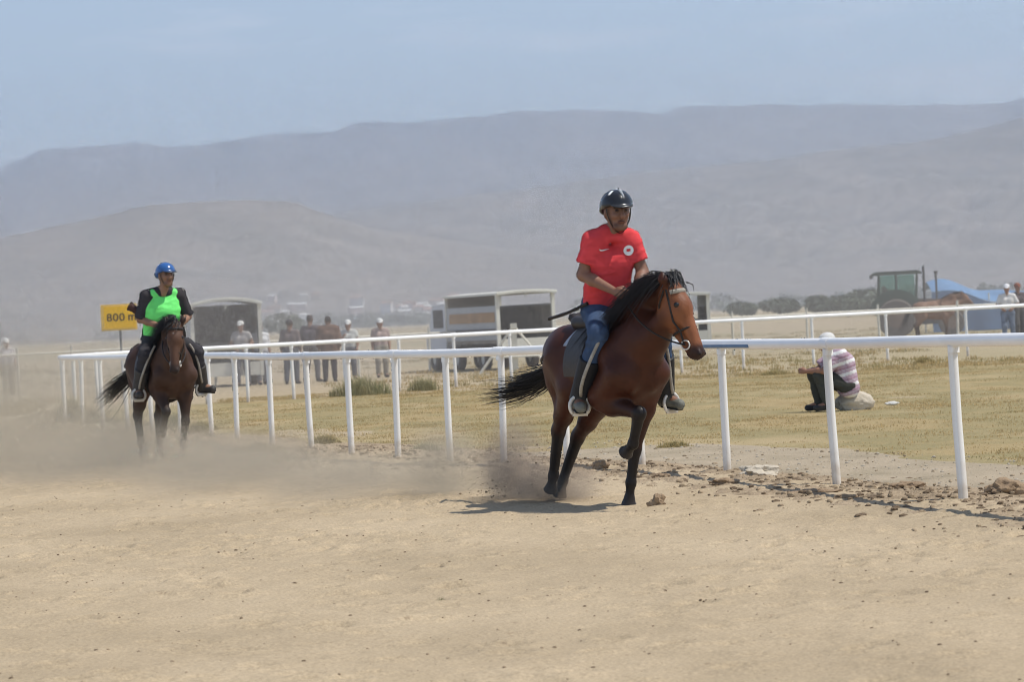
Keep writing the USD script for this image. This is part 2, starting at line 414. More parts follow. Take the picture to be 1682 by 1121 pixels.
# hills: heights taken as skyline elevation at a distance
def hills(name, label, azel, r_foot, r_top, seed, m, rough=0.16, back=1.35, shelf=0.0):
    az = np.radians(np.linspace(azel[0][0], azel[-1][0], 420))
    el = np.interp(np.degrees(az), [a for a, _ in azel], [e for _, e in azel])
    tt = np.r_[np.linspace(0, 1, 60), np.linspace(1.03, back, 8)]
    A, T = np.meshgrid(az, tt)
    R = np.where(T <= 1, r_foot + (r_top - r_foot) * T, r_top * (1 + (T - 1)))
    top = np.tan(np.radians(np.interp(A, az, el))) * r_top + CAM_H
    prof = np.where(T <= 1, (0.5 * T + 0.5 * T ** 2.2), np.clip(1 - (T - 1) / (back - 1) * 0.9, 0, 1))
    P = np.stack([np.sin(A) * R, np.cos(A) * R, A * 0], -1)
    nz = meshkit.fbm(P / (r_top * 0.028), 5, seed) - 0.5
    gul = np.abs(meshkit.fbm(P / (r_top * 0.016), 4, seed + 9) - 0.5)
    Z = top * prof * (1 + rough * 2.2 * nz * np.clip(1 - np.abs(T - 0.55) / 0.5, 0, 1)) - top * rough * 1.6 * gul * np.clip(np.sin(np.clip(T, 0, 1) * np.pi), 0, 1) + top * 0.03 * nz
    Z = np.where(T == 0, -40, Z)
    V = np.stack([P[..., 0], P[..., 1], Z], -1).reshape(-1, 3)
    n = A.shape[1]; i, j = np.meshgrid(np.arange(len(tt) - 1), np.arange(n - 1), indexing="ij")
    a = (i * n + j).ravel(); q = np.stack([a, a + 1, a + n + 1, a + n], 1)
    obj(name, (V, np.vstack([q[:, [0, 1, 2]], q[:, [0, 2, 3]]])), m, smooth=True, kind="structure", label=label, cat="hills")


M_hill = mat("hill_scrub", (0.22, 0.18, 0.155), 0.95, scale=0.0035, color2=(0.085, 0.078, 0.068))
M_hill2 = mat("hill_near", (0.25, 0.20, 0.16), 0.95, scale=0.006, color2=(0.10, 0.09, 0.068))
FAR = [(-18.045, 2.87), (-14.044, 3.033), (-11.484, 2.826), (-8.852, 3.089), (-8.096, 3.377), (-6.393, 3.39), (-5.861, 3.335), (-4.353, 3.461), (-3.005, 3.474), (-2.512, 3.634), (-1.543, 3.566), (-0.243, 3.61), (0.301, 3.659), (1.919, 3.587), (2.887, 3.504), (3.216, 3.616), (4.613, 3.551), (6.218, 3.461), (8.13, 3.351), (8.766, 3.356), (9.212, 3.415), (11.494, 3.381), (15.563, 2.909), (20.45, 2.78)]
MID = [(-18.142, 0.922), (-8.973, 0.693), (-5.745, 1.396), (-2.917, 2.015), (-1.939, 2.129), (-0.745, 2.233), (0.559, 2.33), (1.86, 2.394), (2.944, 2.478), (4.564, 2.554), (6.179, 2.681), (7.892, 2.831), (9.194, 3.043), (11.489, 3.275), (15.577, 3.22), (20.45, 2.78)]
LOW = [(-18.091, 1.948), (-12.049, 1.899), (-8.913, 1.865), (-7.846, 2.03), (-6.987, 2.184), (-6.233, 2.332), (-5.375, 2.346), (-4.411, 2.302), (-3.662, 2.212), (-3.346, 2.057), (-2.5, 1.725), (-0.788, 1.371), (1.786, 0.917), (5.008, 0.645), (7.14, 0.482), (10.306, 0.372), (20.328, 0.051)]
hills("mountains", "far flat-topped mountain ridge under the sky", FAR, 9000, 13500, 3, M_hill, 0.17)
hills("hills", "nearer brown slope rising to the right in front of the mountains", MID, 4200, 8200, 14, M_hill2, 0.16)
hills("hills", "low rounded hill at the left below the far ridge", LOW, 3300, 5200, 25, M_hill2, 0.12)

M_haze = usdkit.material(stage, "/World/Looks/haze", {"v": ("principled_volume", {"color": (0.80, 0.875, 0.96), "density": 1.2e-4, "anisotropy": 0.25})}, volume="v.volume")
obj("haze", box(-15000, 15000, -3000, 19500, -45, 1350), M_haze, kind="stuff", label="thin blue summer haze over the whole plain", cat="haze")

# ------------------------------------------------------------------ horses and people
M_coat = tone_mat("horse_coat", 0.46, 0.24, 0.32, 4.0, 0.2, 70.0, extra={"sheen_weight": 0.0})
M_coat2 = tone_mat("horse_coat_dusty", 0.6, 0.25, 0.2, 6.0, 0.15, 90.0)
M_hair = mat("horse_hair", (0.012, 0.010, 0.009), 0.45, 0.4, 30, spec=0.4)
M_leather = mat("dark_leather", (0.022, 0.016, 0.013), 0.45, 0.3, 25, bump=0.2)
M_strap = mat("pale_webbing", (0.33, 0.30, 0.25), 0.8, 0.25, 40, bump=0.3)
M_steel = mat("stirrup_steel", (0.62, 0.59, 0.53), 0.4, 0.15, 20, metallic=0.3)
M_eye = mat("eye", (0.006, 0.005, 0.005), 0.1, spec=0.6)
M_pad = mat("saddle_pad_cloth", (0.40, 0.45, 0.52), 0.95, 0.18, 30, bump=0.6, bscale=300)
M_pad2 = mat("dark_saddle_pad_cloth", (0.06, 0.05, 0.055), 0.95, 0.18, 30, bump=0.6, bscale=300)


def horse(name, label, loc, heading, pose, coat, legs_col, mane_col, M, h=0.013, tack=True, group=None, pad=None, detail=True):
    """loc: ground under the withers; heading: degrees of the forward direction; local x forward, y left, z up."""
    t = thing(name, label, "horse", loc, heading, group)
    B = Body(); P = pose; c = coat; blk = legs_col
    mid = tuple(np.array(c) * 0.55 + np.array(blk) * 0.45)
    belly = tuple(np.array(c) * 0.9)
    wz = P.get("wz", 1.36); dz = wz - 1.36
    v = lambda *q: np.array([q[0], q[1], q[2] + dz])
    # trunk
    B.ell(v(-.18, 0, 1.00), (.50, .238, .285), col=c, k=.05)
    B.ell(v(.16, 0, .995), (.28, .205, .315), col=c, k=.06)
    B.cone(v(.06, 0, 1.25), v(-.25, 0, 1.18), .085, .095, c, .09)
    B.cone(v(-.25, 0, 1.13), v(-.62, 0, 1.16), .15, .15, c, .10)
    B.cone(v(.10, 0, .88), v(-.50, 0, .985), .175, .145, belly, .09)
    for s in (-1, 1):
        B.ell(v(-.62, s * .10, 1.09), (.28, .155, .215), col=c, k=.05)
        B.cone(v(-.76, s * .085, 1.08), v(-.72, s * .12, .90), .125, .11, c, .06)
        B.cone(v(.02, s * .11, 1.18), v(.34, s * .13, .95), .085, .10, c, .03)
        B.cone(v(-.02, s * .13, 1.02), v(.17, s * .15, .85), .075, .085, c, .028)
        B.cone(v(-.48, s * .17, .93), v(-.30, s * .19, 1.02), .05, .06, c, .05)
        B.ell(v(.36, s * .082, .93), (.105, .088, .135), col=c, k=.03)
    B.cone(v(-.86, 0, 1.17), v(-.95, 0, 1.09), .05, .035, blk, .04)
    # legs
    for q in ("fr", "fl"):
        s = -1 if q == "fr" else 1
        el, kn, fe, ho = (np.array(x) for x in P[q])
        sh = v(.32, s * .14, .93)
        B.cone(sh, el + [0.02, 0, .03], .115, .10, c, .05)
        up = el * .5 + kn * .5 + np.array([0, 0, .0])
        B.cone(el + [-.02, 0, .04], kn * .25 + el * .75, .105, .085, c, .05)
        B.cone(kn * .25 + el * .75, kn * .9 + el * .1, .080, .044, mid, .04)
        B.cone(el * .85 + kn * .15 + np.array([.03, s * .02, 0]), el * .45 + kn * .55 + np.array([.012, s * .012, 0]), .05, .035, c, .02)
        B.ell(kn, (.05, .045, .055), col=blk, k=.03)
        B.cone(kn, fe, .043, .033, blk, .025)
        back = unit(np.cross(unit(fe - kn), [0, 1, 0])) * .018
        B.cone(kn * .8 + fe * .2 - back, fe - back, .022, .022, blk, .02)
        B.ell(fe, (.041, .038, .043), col=blk, k=.02)
        B.cone(fe, fe * .35 + ho * .65, .031, .034, blk, .02)
        dn = unit(ho - fe)
        B.cone(fe * .35 + ho * .65, ho - dn * .012, .040, .056, tuple(np.array(blk) * 1.7 + .012), .012, cut=(ho, dn))
    for q in ("hr", "hl"):
        s = -1 if q == "hr" else 1
        st, hk, fe, ho = (np.array(x) for x in P[q])
        hip = v(-.60, s * .12, 1.06)
        B.cone(hip, st, .175, .105, c, .05)
        B.cone(v(-.70, s * .15, 1.12), st + np.array([-.12, s * .02, .02]), .10, .075, c, .03)
        B.cone(v(-.72, s * .11, .98), st * .35 + hk * .65 + np.array([-.01, 0, 0]), .13, .055, c, .06)
        B.cone(st, st * .3 + hk * .7, .115, .062, c, .05)
        B.cone(st * .3 + hk * .7, hk, .068, .050, mid, .03)
        b1 = unit(hk - fe)
        B.cone(hk + b1 * .045 + np.array([-.035, 0, .01]), hk - b1 * .03, .028, .042, blk, .03)
        B.cone(hk, fe, .048, .035, blk, .03)
        B.ell(fe, (.043, .039, .045), col=blk, k=.02)
        B.cone(fe, fe * .35 + ho * .65, .032, .035, blk, .02)
        dn = unit(ho - fe)
        B.cone(fe * .35 + ho * .65, ho - dn * .012, .040, .056, tuple(np.array(blk) * 1.7 + .012), .012, cut=(ho, dn))
    # neck
    poll, muz = np.array(P["poll"], float), np.array(P["muzzle"], float)
    hv = unit(muz - poll)
    side = unit(np.cross([0, 0, 1.0], hv) if abs(hv[2]) < .97 else np.cross([0, 0, 1.0], P["face"]))
    nf = np.cross(hv, side); nf = nf if nf @ np.array(P["face"]) > 0 else -nf        # out of the forehead
    side = np.cross(nf, hv)
    wth = v(.02, 0, 1.24); base = v(.26, 0, 1.02)
    throat = poll + hv * .19 - nf * .10
    m1 = wth * .5 + poll * .5 + np.array([.02, 0, .05]); m2 = base * .52 + throat * .48 + np.array([-.01, 0, .0])
    B.chain([wth, m1, poll + hv * .03 - nf * .04], [.105, .085, .07], c, .08)
    B.chain([base, m2, throat], [.195, .125, .088], c, .08)
    for s in (-1, 1):
        B.cone(v(.22, s * .09, 1.10), m1 * .5 + m2 * .5 + side * s * .03, .13, .09, c, .08)
    # head
    at = lambda l, o=0.0, w=0.0: poll + hv * l + nf * o + side * w
    ax = np.stack([hv, side, nf])
    dark = tuple(np.array(c) * .35 + np.array(blk) * .65)
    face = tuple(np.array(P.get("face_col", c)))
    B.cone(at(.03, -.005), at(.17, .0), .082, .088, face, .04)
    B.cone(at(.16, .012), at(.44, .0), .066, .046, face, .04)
    B.ell(at(.50, -.018), (.066, .054, .058), ax, dark, .035)
    for s in (-1, 1):
        B.ell(at(.17, -.055, s * .045), (.115, .042, .095), ax, face, .03)
        B.cone(at(.13, .03, s * .055), at(.2, .035, s * .055), .022, .018, face, .02)
        B.cone(at(.24, .0, s * .045), at(.36, -.01, s * .035), .02, .014, face, .02)
        B.ell(at(.525, .012, s * .036), (.026, .016, .02), ax, dark, .012)
        B.ell(at(.535, .018, s * .043), (.014, .012, .010), ax, (.005, .004, .004), .006)
        e0 = at(.0, .0, s * P.get('earw', .06)); e1 = e0 - hv * .10 + side * s * .035 + nf * P.get("ear", .03); em = (e0 + e1) / 2 + side * s * .012
        B.chain([e0, em, e1], [.026, .032, .006], c, .015)
        B.ell(em + nf * .022, (.05, .012, .014), ax, tuple(np.array(c) * .4), .008)
    B.cone(at(.20, -.12), at(.46, -.062), .038, .028, face, .03)
    B.ell(at(.50, -.062), (.035, .03, .022), ax, dark, .02)
    body, col = B.mesh(h)
    # softly uneven coat: darker along the back, warm flanks
    bm = obj("body", body, M, t, True, col)
    if detail:
        for s in (-1, 1):
            e = trimesh.creation.icosphere(2, .0215); e.apply_translation(at(.155, .022, s * .079)); obj("eye", e, M_eye, t, True)
    # mane, forelock, tail
    g = np.random.default_rng(P.get("seed", 3))
    crest = spline([wth + [0.02, 0, .10], m1 + np.array([0, 0, .082]), poll - hv * .03 + np.array([-.03, 0, .03]), at(.04, .07)], 40)
    k = P.get("hair", 170)
    ii = g.integers(0, 36, k); roots = crest[ii] + g.normal(0, .012, (k, 3))
    fl = np.array(P.get("mane_flow", (-.25, -.5, -.55)))
    dirs = np.array([unit(np.array([-.15, g.normal(-.55, .35), .45]) + g.normal(0, .2, 3)) for _ in range(k)])
    mn = strands(roots, dirs, g.uniform(.12, .26, k) * P.get("mane_len", 1.0), .0055, 6, curl=.12, seed=5, flow=fl * 1.5)
    ribbon = tube(crest[:37], np.c_[np.full(37, .02), np.full(37, .035)], 8)
    Mm = M_hair if mane_col is None else mane_col
    mane = obj("mane", cat(mn, ribbon), Mm, t, True)
    fn = P.get('forelock_n', 60); r2 = at(-.01, .02) + side * g.normal(0, .04, fn)[:, None] - hv * g.uniform(-.02, .09, fn)[:, None] + nf * g.normal(.03, .015, fn)[:, None]; d2 = np.array([unit(hv * .8 + nf * .15 + g.normal(0, .22, 3)) for _ in range(fn)])
    obj("forelock", strands(r2, d2, g.uniform(.06, .13, fn), .006, 5, curl=.1, seed=6, flow=np.array(P.get("forelock_flow", (-.2, -.3, -.2)))), Mm, t, True)
    dock = v(-.93, 0, 1.09)
    kt = P.get("tail_n", 260)
    tr = dock + g.normal(0, .022, (kt, 3)); td = np.array([unit(np.array(P["tail_dir"]) + g.normal(0, .09, 3)) for _ in range(kt)])
    obj("tail", cat(strands(tr, td, g.uniform(.35, .85, kt) * P.get("tail_len", 1.0), .008, 7, curl=.06, seed=8, flow=P["tail_flow"])), Mm, t, True)
    if not tack: return t
    # bridle
    def ring(l, grow, o, rs=.008, n=20, wa=.09, wb=.1):
        a = np.linspace(0, 2 * np.pi, n + 1)
        return tube([at(l, o + math.sin(q) * wb, math.cos(q) * wa) for q in a], rs, 6, cap=False)
    straps = [ring(.33, 0, -.037, .009, 20, .063, .085)]
    for s in (-1, 1):
        straps.append(tube([at(.0, .0, s * .085), at(.12, -.02, s * .094), at(.25, -.05, s * .088), at(.33, -.04, s * .064), at(.43, -.06, s * .05)], .008, 6))
        straps.append(tube([at(.02, -.02, s * .09), at(.10, -.10, s * .09), at(.17, -.16, s * .02)], .007, 6))
    br = obj("bridle", cat(*straps), M_leather, t, True)
    bb = tube([at(.055, .015, -.088), at(.065, .065, -.06), at(.07, .085, 0), at(.065, .065, .06), at(.055, .015, .088)], np.c_[np.full(5, .008), np.full(5, .016)], 8)
    obj("browband", bb, M_leather if P.get("star") else M_strap, br, True)
    if P.get("star"):
        sx = trimesh.creation.icosphere(2, 1.0); sx.vertices = np.array(sx.vertices) @ (np.array([[.024, 0, 0], [0, .017, 0], [0, 0, .006]]) @ ax) + at(.135, .083); obj("star", sx, M_white, t, True, label="small white star on the forehead")
    for s in (-1, 1):
        a = np.linspace(0, 2 * np.pi, 17)
        obj("bit_ring", tube([at(.435 + .032 * math.cos(q), -.05 + .032 * math.sin(q), s * .054) for q in a], .0055, 6, False), M_steel, br, True)
    hands = P.get("hands")
    if hands:
        for s, hd in zip((-1, 1), hands):
            a = at(.435, -.05, s * .056); b = np.array(hd)
            mid = a * .5 + b * .5 + np.array([0, s * .07, -.05])
            obj("rein", tube(spline([a, mid, b], 14), .007, 6), M_leather, t, True)
    # saddle: seat, flaps, pad, girth, stirrups
    yy = np.linspace(-1, 1, 25)
    def drape(x0, x1, drop, off, nx=9):
        """A cloth or leather sheet laid over the back, following the trunk."""
        V = []
        for x in np.linspace(x0, x1, nx):
            for q in yy:
                a = q * drop
                rz_, ry_ = .305 - .03 * abs(x + .1), .243
                V.append(v(x, math.sin(a) * (ry_ + off), .99 + math.cos(a) * (rz_ + off) + (.02 if abs(a) < .4 else 0)))
        V = np.array(V); i, j = np.meshgrid(np.arange(nx - 1), np.arange(24), indexing="ij"); a = (i * 25 + j).ravel()
        q = np.stack([a, a + 1, a + 26, a + 25], 1); F = np.vstack([q[:, [0, 1, 2]], q[:, [0, 2, 3]]])
        m = trimesh.Trimesh(V, F, process=False); nrm = np.array(m.vertex_normals)
        if (nrm @ np.array([0, 0, 1.0])).mean() < 0: nrm = -nrm
        V2 = V - nrm * .012
        e = [(x, x + 1) for x in range(24)] + [((nx - 1) * 25 + x, (nx - 1) * 25 + x + 1) for x in range(24)] + [(x * 25, x * 25 + 25) for x in range(nx - 1)] + [(x * 25 + 24, x * 25 + 49) for x in range(nx - 1)]
        E = np.array([[p_, r_, r_ + len(V)] for p_, r_ in e] + [[p_, r_ + len(V), p_ + len(V)] for p_, r_ in e])
        return trimesh.Trimesh(np.vstack([V, V2]), np.vstack([F, F[:, ::-1] + len(V), E]), process=False)
    pd = obj("saddle_pad", drape(-.62, .08, 1.0, .015), pad or M_pad, t, 40)
    S = Body()
    S.cone(v(-.46, 0, 1.335), v(-.12, 0, 1.325), .05, .06, None, .05).cone(v(-.02, 0, 1.36), v(-.12, 0, 1.33), .045, .06, None, .04).cone(v(-.50, -.1, 1.36), v(-.50, .1, 1.36), .035, .035, None, .05)
    for s in (-1, 1):
        S.cone(v(-.42, s * .10, 1.32), v(-.12, s * .08, 1.31), .05, .05, None, .05)
    sm, _ = S.mesh(.012)
    sd = obj("saddle", sm, M_leather, t, True)
    obj("saddle_flap", drape(-.34, .04, 1.75, .032), M_leather, sd, 40)
    for s in (-1, 1):
        f = np.array(P["stirrup"][0 if s < 0 else 1], float)
        top = v(.20, s * .15, 1.30)
        obj("stirrup_leather", tube(spline([v(.27, s * .20, 1.28), v(.25, s * .285, 1.12), np.array([.17, s * .345, .93]), f + [0.03, 0, .13]], 12), np.c_[np.full(12, .013), np.full(12, .013)], 8), M_strap, sd, True)
        a = np.linspace(-.25 * np.pi, 1.25 * np.pi, 17)
        fd = unit(np.array(P["stirrup_face"][0 if s < 0 else 1], float)); sx = unit(np.cross([0, 0, 1.0], fd))
        st = obj("stirrup", cat(tube([f + sx * .073 * math.cos(q) + np.array([0, 0, .055 + .075 * math.sin(q)]) for q in a], np.c_[np.full(17, .010), np.full(17, .014)], 8),
                                tube([f - sx * .056 + [0, 0, .0], f + sx * .056 + [0, 0, .0]], np.c_[[.008] * 2, [.02] * 2], 8)), M_steel, sd, True)
    a = np.linspace(0, 2 * np.pi, 33)
    obj("girth", tube([v(-.02, math.sin(q) * .243, .98 + math.cos(q) * .315) for q in a], np.c_[np.full(33, .008), np.full(33, .04)], 8, False), M_leather, sd, True)
    obj("back_strap", cat(tube(spline([v(-.52, -.23, 1.13), v(-.74, -.27, 1.05), v(-.905, -.1, 1.0), v(-.905, .1, 1.0), v(-.74, .27, 1.05), v(-.52, .23, 1.13)], 24), np.c_[np.full(24, .006), np.full(24, .014)], 8)), M_leather, t, True)
    return t


SKIN = (.30, .165, .105)


def person(name, label, loc, rz, J, outfit, h=0.009, group=None, hand_fine=True, cat_="person"):
    """J: joints in the local frame (x forward, y left, z up): pelvis, chest, neck, head, face, sh, el, wr, grip, hip, kn, an, toe (pairs are right, left)."""
    t = thing(name, label, cat_, loc, rz, group)
    J = {k: np.array(q, float) for k, q in J.items()}
    J_scale = outfit.get('head_scale', 1.0)
    sk = np.array(outfit.get("skin", SKIN)); dk = sk * .8
    bw = outfit.get('build', 1.0)
    B = Body()
    pv, ch, nk, hc = J["pelvis"], J["chest"], J["neck"], J["head"]
    lat = unit(J["sh"][1] - J["sh"][0]); lat0 = unit(J["hip"][1] - J["hip"][0])
    hf = unit(J["face"]); hu = unit(J.get("hup", np.array([0, 0, 1.0])) - hf * (J.get("hup", np.array([0, 0, 1.0])) @ hf)); hs = np.cross(hu, hf); A = np.stack([hf, hs, hu]); HK = J_scale
    at = lambda f=0., s=0., u=0.: hc + (hf * f + hs * s + hu * u) * HK
    for s, i in ((-1, 0), (1, 1)):
        B.cone(pv + lat0 * s * .07 * bw, ch + lat * s * .075 * bw - [0, 0, .02], .095 * bw, .105 * bw, sk, .05)
        B.cone(ch + lat * s * .075 * bw, J["sh"][i] * .8 + ch * .2, .105 * bw, .07 * bw, sk, .05)
        B.cone(nk - [0, 0, .01], J["sh"][i] - [0, 0, .01], .046, .044, sk, .04)
        B.cone(J["sh"][i] - [0, 0, .01], J["el"][i], .047, .043, sk, .03)
        B.cone(J["el"][i], J["el"][i] * .7 + J["wr"][i] * .3, .041, .043, sk, .02)
        B.cone(J["el"][i] * .7 + J["wr"][i] * .3, J["wr"][i], .043, .027, sk, .02)
        B.cone(pv + lat0 * s * .06, J["hip"][i], .10 * bw, .095 * bw, sk, .05)
        B.cone(J["hip"][i], J["kn"][i], .09, .058, sk, .04)
        B.cone(J["kn"][i], J["an"][i], .055, .038, sk, .03)
        B.cone(J["an"][i], J["toe"][i], .04, .035, sk, .02)
        # hand: palm, four fingers and a thumb, closed round what it holds
        w = J["wr"][i]; fd = unit(J["grip"][i] if "grip" in J else J["wr"][i] - J["el"][i])
        th = unit(np.array([0, 0, 1.0]) - fd * fd[2]) if abs(fd[2]) < .9 else np.array([1.0, 0, 0])
        pn = np.cross(fd, th) * (1 if i == 0 else -1); pn = pn if pn @ lat * s < 0 else -pn       # palms face inwards
        B.cone(w, w + fd * .045 + th * .018, .024, .022, sk, .012); B.cone(w, w + fd * .045 - th * .018, .024, .021, sk, .012)
        B.cone(w + fd * .05 + th * .02, w + fd * .075 - th * .02, .018, .016, sk, .01)
        for q in range(4):
            kn = w + fd * (.082 - .004 * abs(q - 1)) + th * (.030 - .019 * q); L = (.040, .045, .042, .033)[q]
            p1 = kn + (fd * .55 + pn * .85) * L; p2 = p1 + (-fd * .5 + pn * .75) * L * .75; p3 = p2 + (-fd * .9 - pn * .1) * L * .5
            B.chain([kn - fd * .02, kn, p1, p2, p3], [.0105, .0105, .0095, .009, .008], dk if q % 2 else sk, .004)
        tb = w + fd * .02 + th * .03
        B.chain([tb, tb + fd * .028 + th * .014 + pn * .02, tb + fd * .05 + th * .004 + pn * .036], [.014, .012, .0095], sk, .006)
    B.cone(nk - [0, 0, .02], at(-.015, 0, -.06), .057, .052, sk, .03)
    # head and face
    B.ell(at(-.012, 0, .03), np.array((.097, .077, .10)) * HK, A, sk, .02)
    B.cone(at(.025, 0, -.035), at(.052, 0, -.085), .062, .034, sk, .03)
    for s in (-1, 1):
        B.cone(at(.0, s * .045, -.04), at(.045, s * .022, -.088), .028, .022, sk, .02)
        B.ell(at(.062, s * .034, -.012), (.026, .026, .02), A, sk * 1.05, .02)
        B.ell(at(-.012, s * .078, -.005), (.022, .011, .033), A, sk * .9, .006)
        B.ell(at(.082, s * .032, .022), (.010, .017, .0075), A, (.012, .01, .01), .004)
        B.cone(at(.085, s * .016, .043), at(.074, s * .052, .04), .008, .006, np.array(outfit.get("hair", (.015, .012, .01))), .006)
    B.chain([at(.088, 0, .03), at(.108, 0, -.012), at(.098, 0, -.024)], [.010, .0155, .014], sk * 1.04, .012)
    B.cone(at(.086, -.02, -.052), at(.086, .02, -.052), .009, .009, sk * np.array([.62, .42, .42]), .006)
    if outfit.get("moustache"): B.cone(at(.092, -.024, -.036), at(.092, .024, -.036), .0085, .0085, (.02, .015, .012), .005)
    if outfit.get("stubble"): B.cone(at(.06, -.03, -.085), at(.06, .03, -.085), .02, .02, sk * .45, .02)
    B.ell(at(-.036, 0, .045), np.array((.097, .085, .098)) * HK, A, np.array(outfit.get("hair", (.015, .012, .01))), .01)
    m, col = B.mesh(h, noise=None)
    obj("body", m, M_skin, t, True, col)
    # shirt
    fold = lambda amp, f, seed: (lambda V: amp * (1.1 - 5.0 * np.abs(meshkit.fbm(V * np.array(f), 2, seed) - .5)) + amp * .8 * (meshkit.fbm(V * np.array(f) * 2.3, 2, seed + 4) - .5))
    def torso(Bd, g, hem, sleeves, colr):
        for s, i in ((-1, 0), (1, 1)):
            Bd.cone(pv + lat0 * s * .075 * bw - [0, 0, hem], ch + lat * s * .08 * bw - [0, 0, .02], .10 * bw + g, .112 * bw + g, colr, .05)
            Bd.cone(ch + lat * s * .08 * bw, J["sh"][i] * .8 + ch * .2, .11 * bw + g, .072 * bw + g, colr, .05)
            Bd.cone(nk * .72 + J["sh"][i] * .28 - [0, 0, .012], J["sh"][i] - [0, 0, .008], .056 + g, .052 + g, colr, .04)
            if sleeves:
                e, w = J["el"][i], J["wr"][i]
                if sleeves <= 1:
                    q = J["sh"][i] * (1 - sleeves) + e * sleeves
                    Bd.cone(J["sh"][i] - [0, 0, .008], q, .054 + g, .060 + g, colr, .04, cut=(q, unit(e - J["sh"][i])))
                else:
                    Bd.cone(J["sh"][i] - [0, 0, .01], e, .056 + g, .05 + g, colr, .04)
                    q = e * (2 - sleeves) + w * (sleeves - 1)
                    Bd.cone(e, q, .05 + g, .042 + g * .7, colr, .03, cut=(q, unit(w - e)))
    S = Body(); torso(S, outfit.get("shirt_fat", .008), outfit.get("hem", .06), outfit.get("sleeve", .62), outfit["shirt_tone"])
    sm, sc = S.mesh(h * 1.1, noise=fold(outfit.get("fold", .004), (6, 6, 13), 5))
    if outfit.get("stripes"):
        n_ = sc.copy(); z = np.array(sm.vertices) @ unit(ch - pv); ph = (z / outfit["stripes"][0]) % 1
        for lo_, hi_, cc in outfit["stripes"][1]: n_[(ph >= lo_) & (ph < hi_)] = cc
        sc = n_
    shirt = obj(outfit.get("shirt_name", "shirt"), sm, outfit.get("shirt_mat", M_cloth), t, True, sc)
    if outfit.get("vest"):
        Vb = Body()
        for s, i in ((-1, 0), (1, 1)):
            Vb.cone(pv + lat0 * s * .075 - [0, 0, .09], ch + lat * s * .068 - [0, 0, .03], .122, .132, outfit["vest"], .08)
            Vb.cone(ch + lat * s * .06 + [0, 0, -.03], J["sh"][i] * .6 + nk * .4 + [.005, 0, -.022], .132, .070, outfit["vest"], .08)
        vm, vc = Vb.mesh(h * 1.1, noise=fold(.006, (6, 6, 11), 9))
        t_vest = obj("vest", vm, M_bright, t, True, vc)
        J["_vest"] = np.array(vm.vertices)
    # trousers
    T = Body(); tc = outfit["trouser_tone"]; g = outfit.get("trouser_fat", .012)
    for s, i in ((-1, 0), (1, 1)):
        T.cone(pv + lat0 * s * .06, J["hip"][i], .103 + g * .6, .10 + g, tc, .05)
        T.cone(J["hip"][i], J["kn"][i], .098 + g, .066 + g, tc, .04)
        en = J["an"][i] * .6 + J["kn"][i] * .4 if outfit.get("boot") else J["an"][i]
        T.cone(J["kn"][i], en, .064 + g, .05 + g, tc, .03, cut=(en, unit(J["an"][i] - J["kn"][i])))
    tm, tcol = T.mesh(h * 1.15, noise=fold(.006, (8, 8, 14), 6))
    obj("trousers", tm, outfit.get("trouser_mat", M_cloth), t, True, tcol)
    for i in (0, 1):
        S = Body(); bt = outfit["shoe_tone"]; an, to = J["an"][i], J["toe"][i]
        hl = an - unit(to - an) * .02 + np.array([0, 0, -.035])
        S.cone(hl, to, .045, .04, bt, .02); S.cone(an, hl, .05, .046, bt, .02)
        if outfit.get("boot"):
            k = outfit["boot"]; q = an * (1 - k) + J["kn"][i] * k
            S.cone(q, an, .083, .066, outfit.get('boot_tone', bt), .02, cut=(q, unit(J["kn"][i] - an)))
        bmesh, bc = S.mesh(h * 1.1)
        sh = obj("boot" if outfit.get("boot") else "shoe", bmesh, M_shoe, t, True, bc)
        u = unit(to - an); u = u; sole = tube([hl + [0, 0, -.042] , to + [0, 0, -.036]], np.c_[[.042, .04], [.009, .009]], 10)
        obj("sole", sole, M_rubber, sh, True)
    # headwear
    hw = outfit.get("hat")
    if hw:
        H = Body(); hcol = outfit["hat_tone"]
        if hw == "helmet":
            H.ell(at(-.012, 0, .055), np.array((.122, .104, .098)) * HK, A, hcol, .02, cut=[(at(0, 0, .034), -hu * .97 + hf * .25)])
            H.cone(at(-.075, -.06, .02), at(-.075, .06, .02), .04, .04, hcol, .03)
            H.ell(at(.092, 0, .056), (.05, .082, .012), np.stack([unit(hf - hu * .25), hs, unit(hu + hf * .25)]), tuple(np.array(outfit.get("brim_tone", hcol))), .012)
            hm, hcl = H.mesh(h * .8)
            hl = obj("helmet", hm, outfit.get("hat_mat", M_helmet), t, True, hcl)
            J["_helmet"] = np.array(hm.vertices)
            obj("chin_strap", tube(spline([at(.02, -.083, .03), at(.035, -.07, -.04), at(.055, 0, -.128), at(.035, .07, -.04), at(.02, .083, .03)], 20), np.c_[np.full(20, .003), np.full(20, .008)], 6), M_leather, hl, True)
            for (f0, s0, w0, l0) in outfit.get("vents", []):
                pts = [at(-.012 + .124 * math.cos(q) * math.cos(s0), .104 * math.cos(q) * math.sin(s0) , .055 + .0995 * math.sin(q)) for q in np.linspace(f0, f0 + l0, 9)]
                obj("helmet_stripe", tube(pts, np.c_[np.full(9, .003), np.full(9, w0)] if abs(s0) < .8 else np.c_[np.full(9, w0), np.full(9, .003)], 8), M_white, hl, True)
        elif hw == "cap":
            H.ell(at(-.022, 0, .055), np.array((.118, .099, .098)) * HK, A, hcol, .02, cut=(at(0, 0, .036), -hu))
            H.ell(at(.11, 0, .045), (.06, .075, .010), A, hcol, .01)
            hm, hcl = H.mesh(h); obj("cap", hm, M_cloth, t, True, hcl)
    return t, J, at


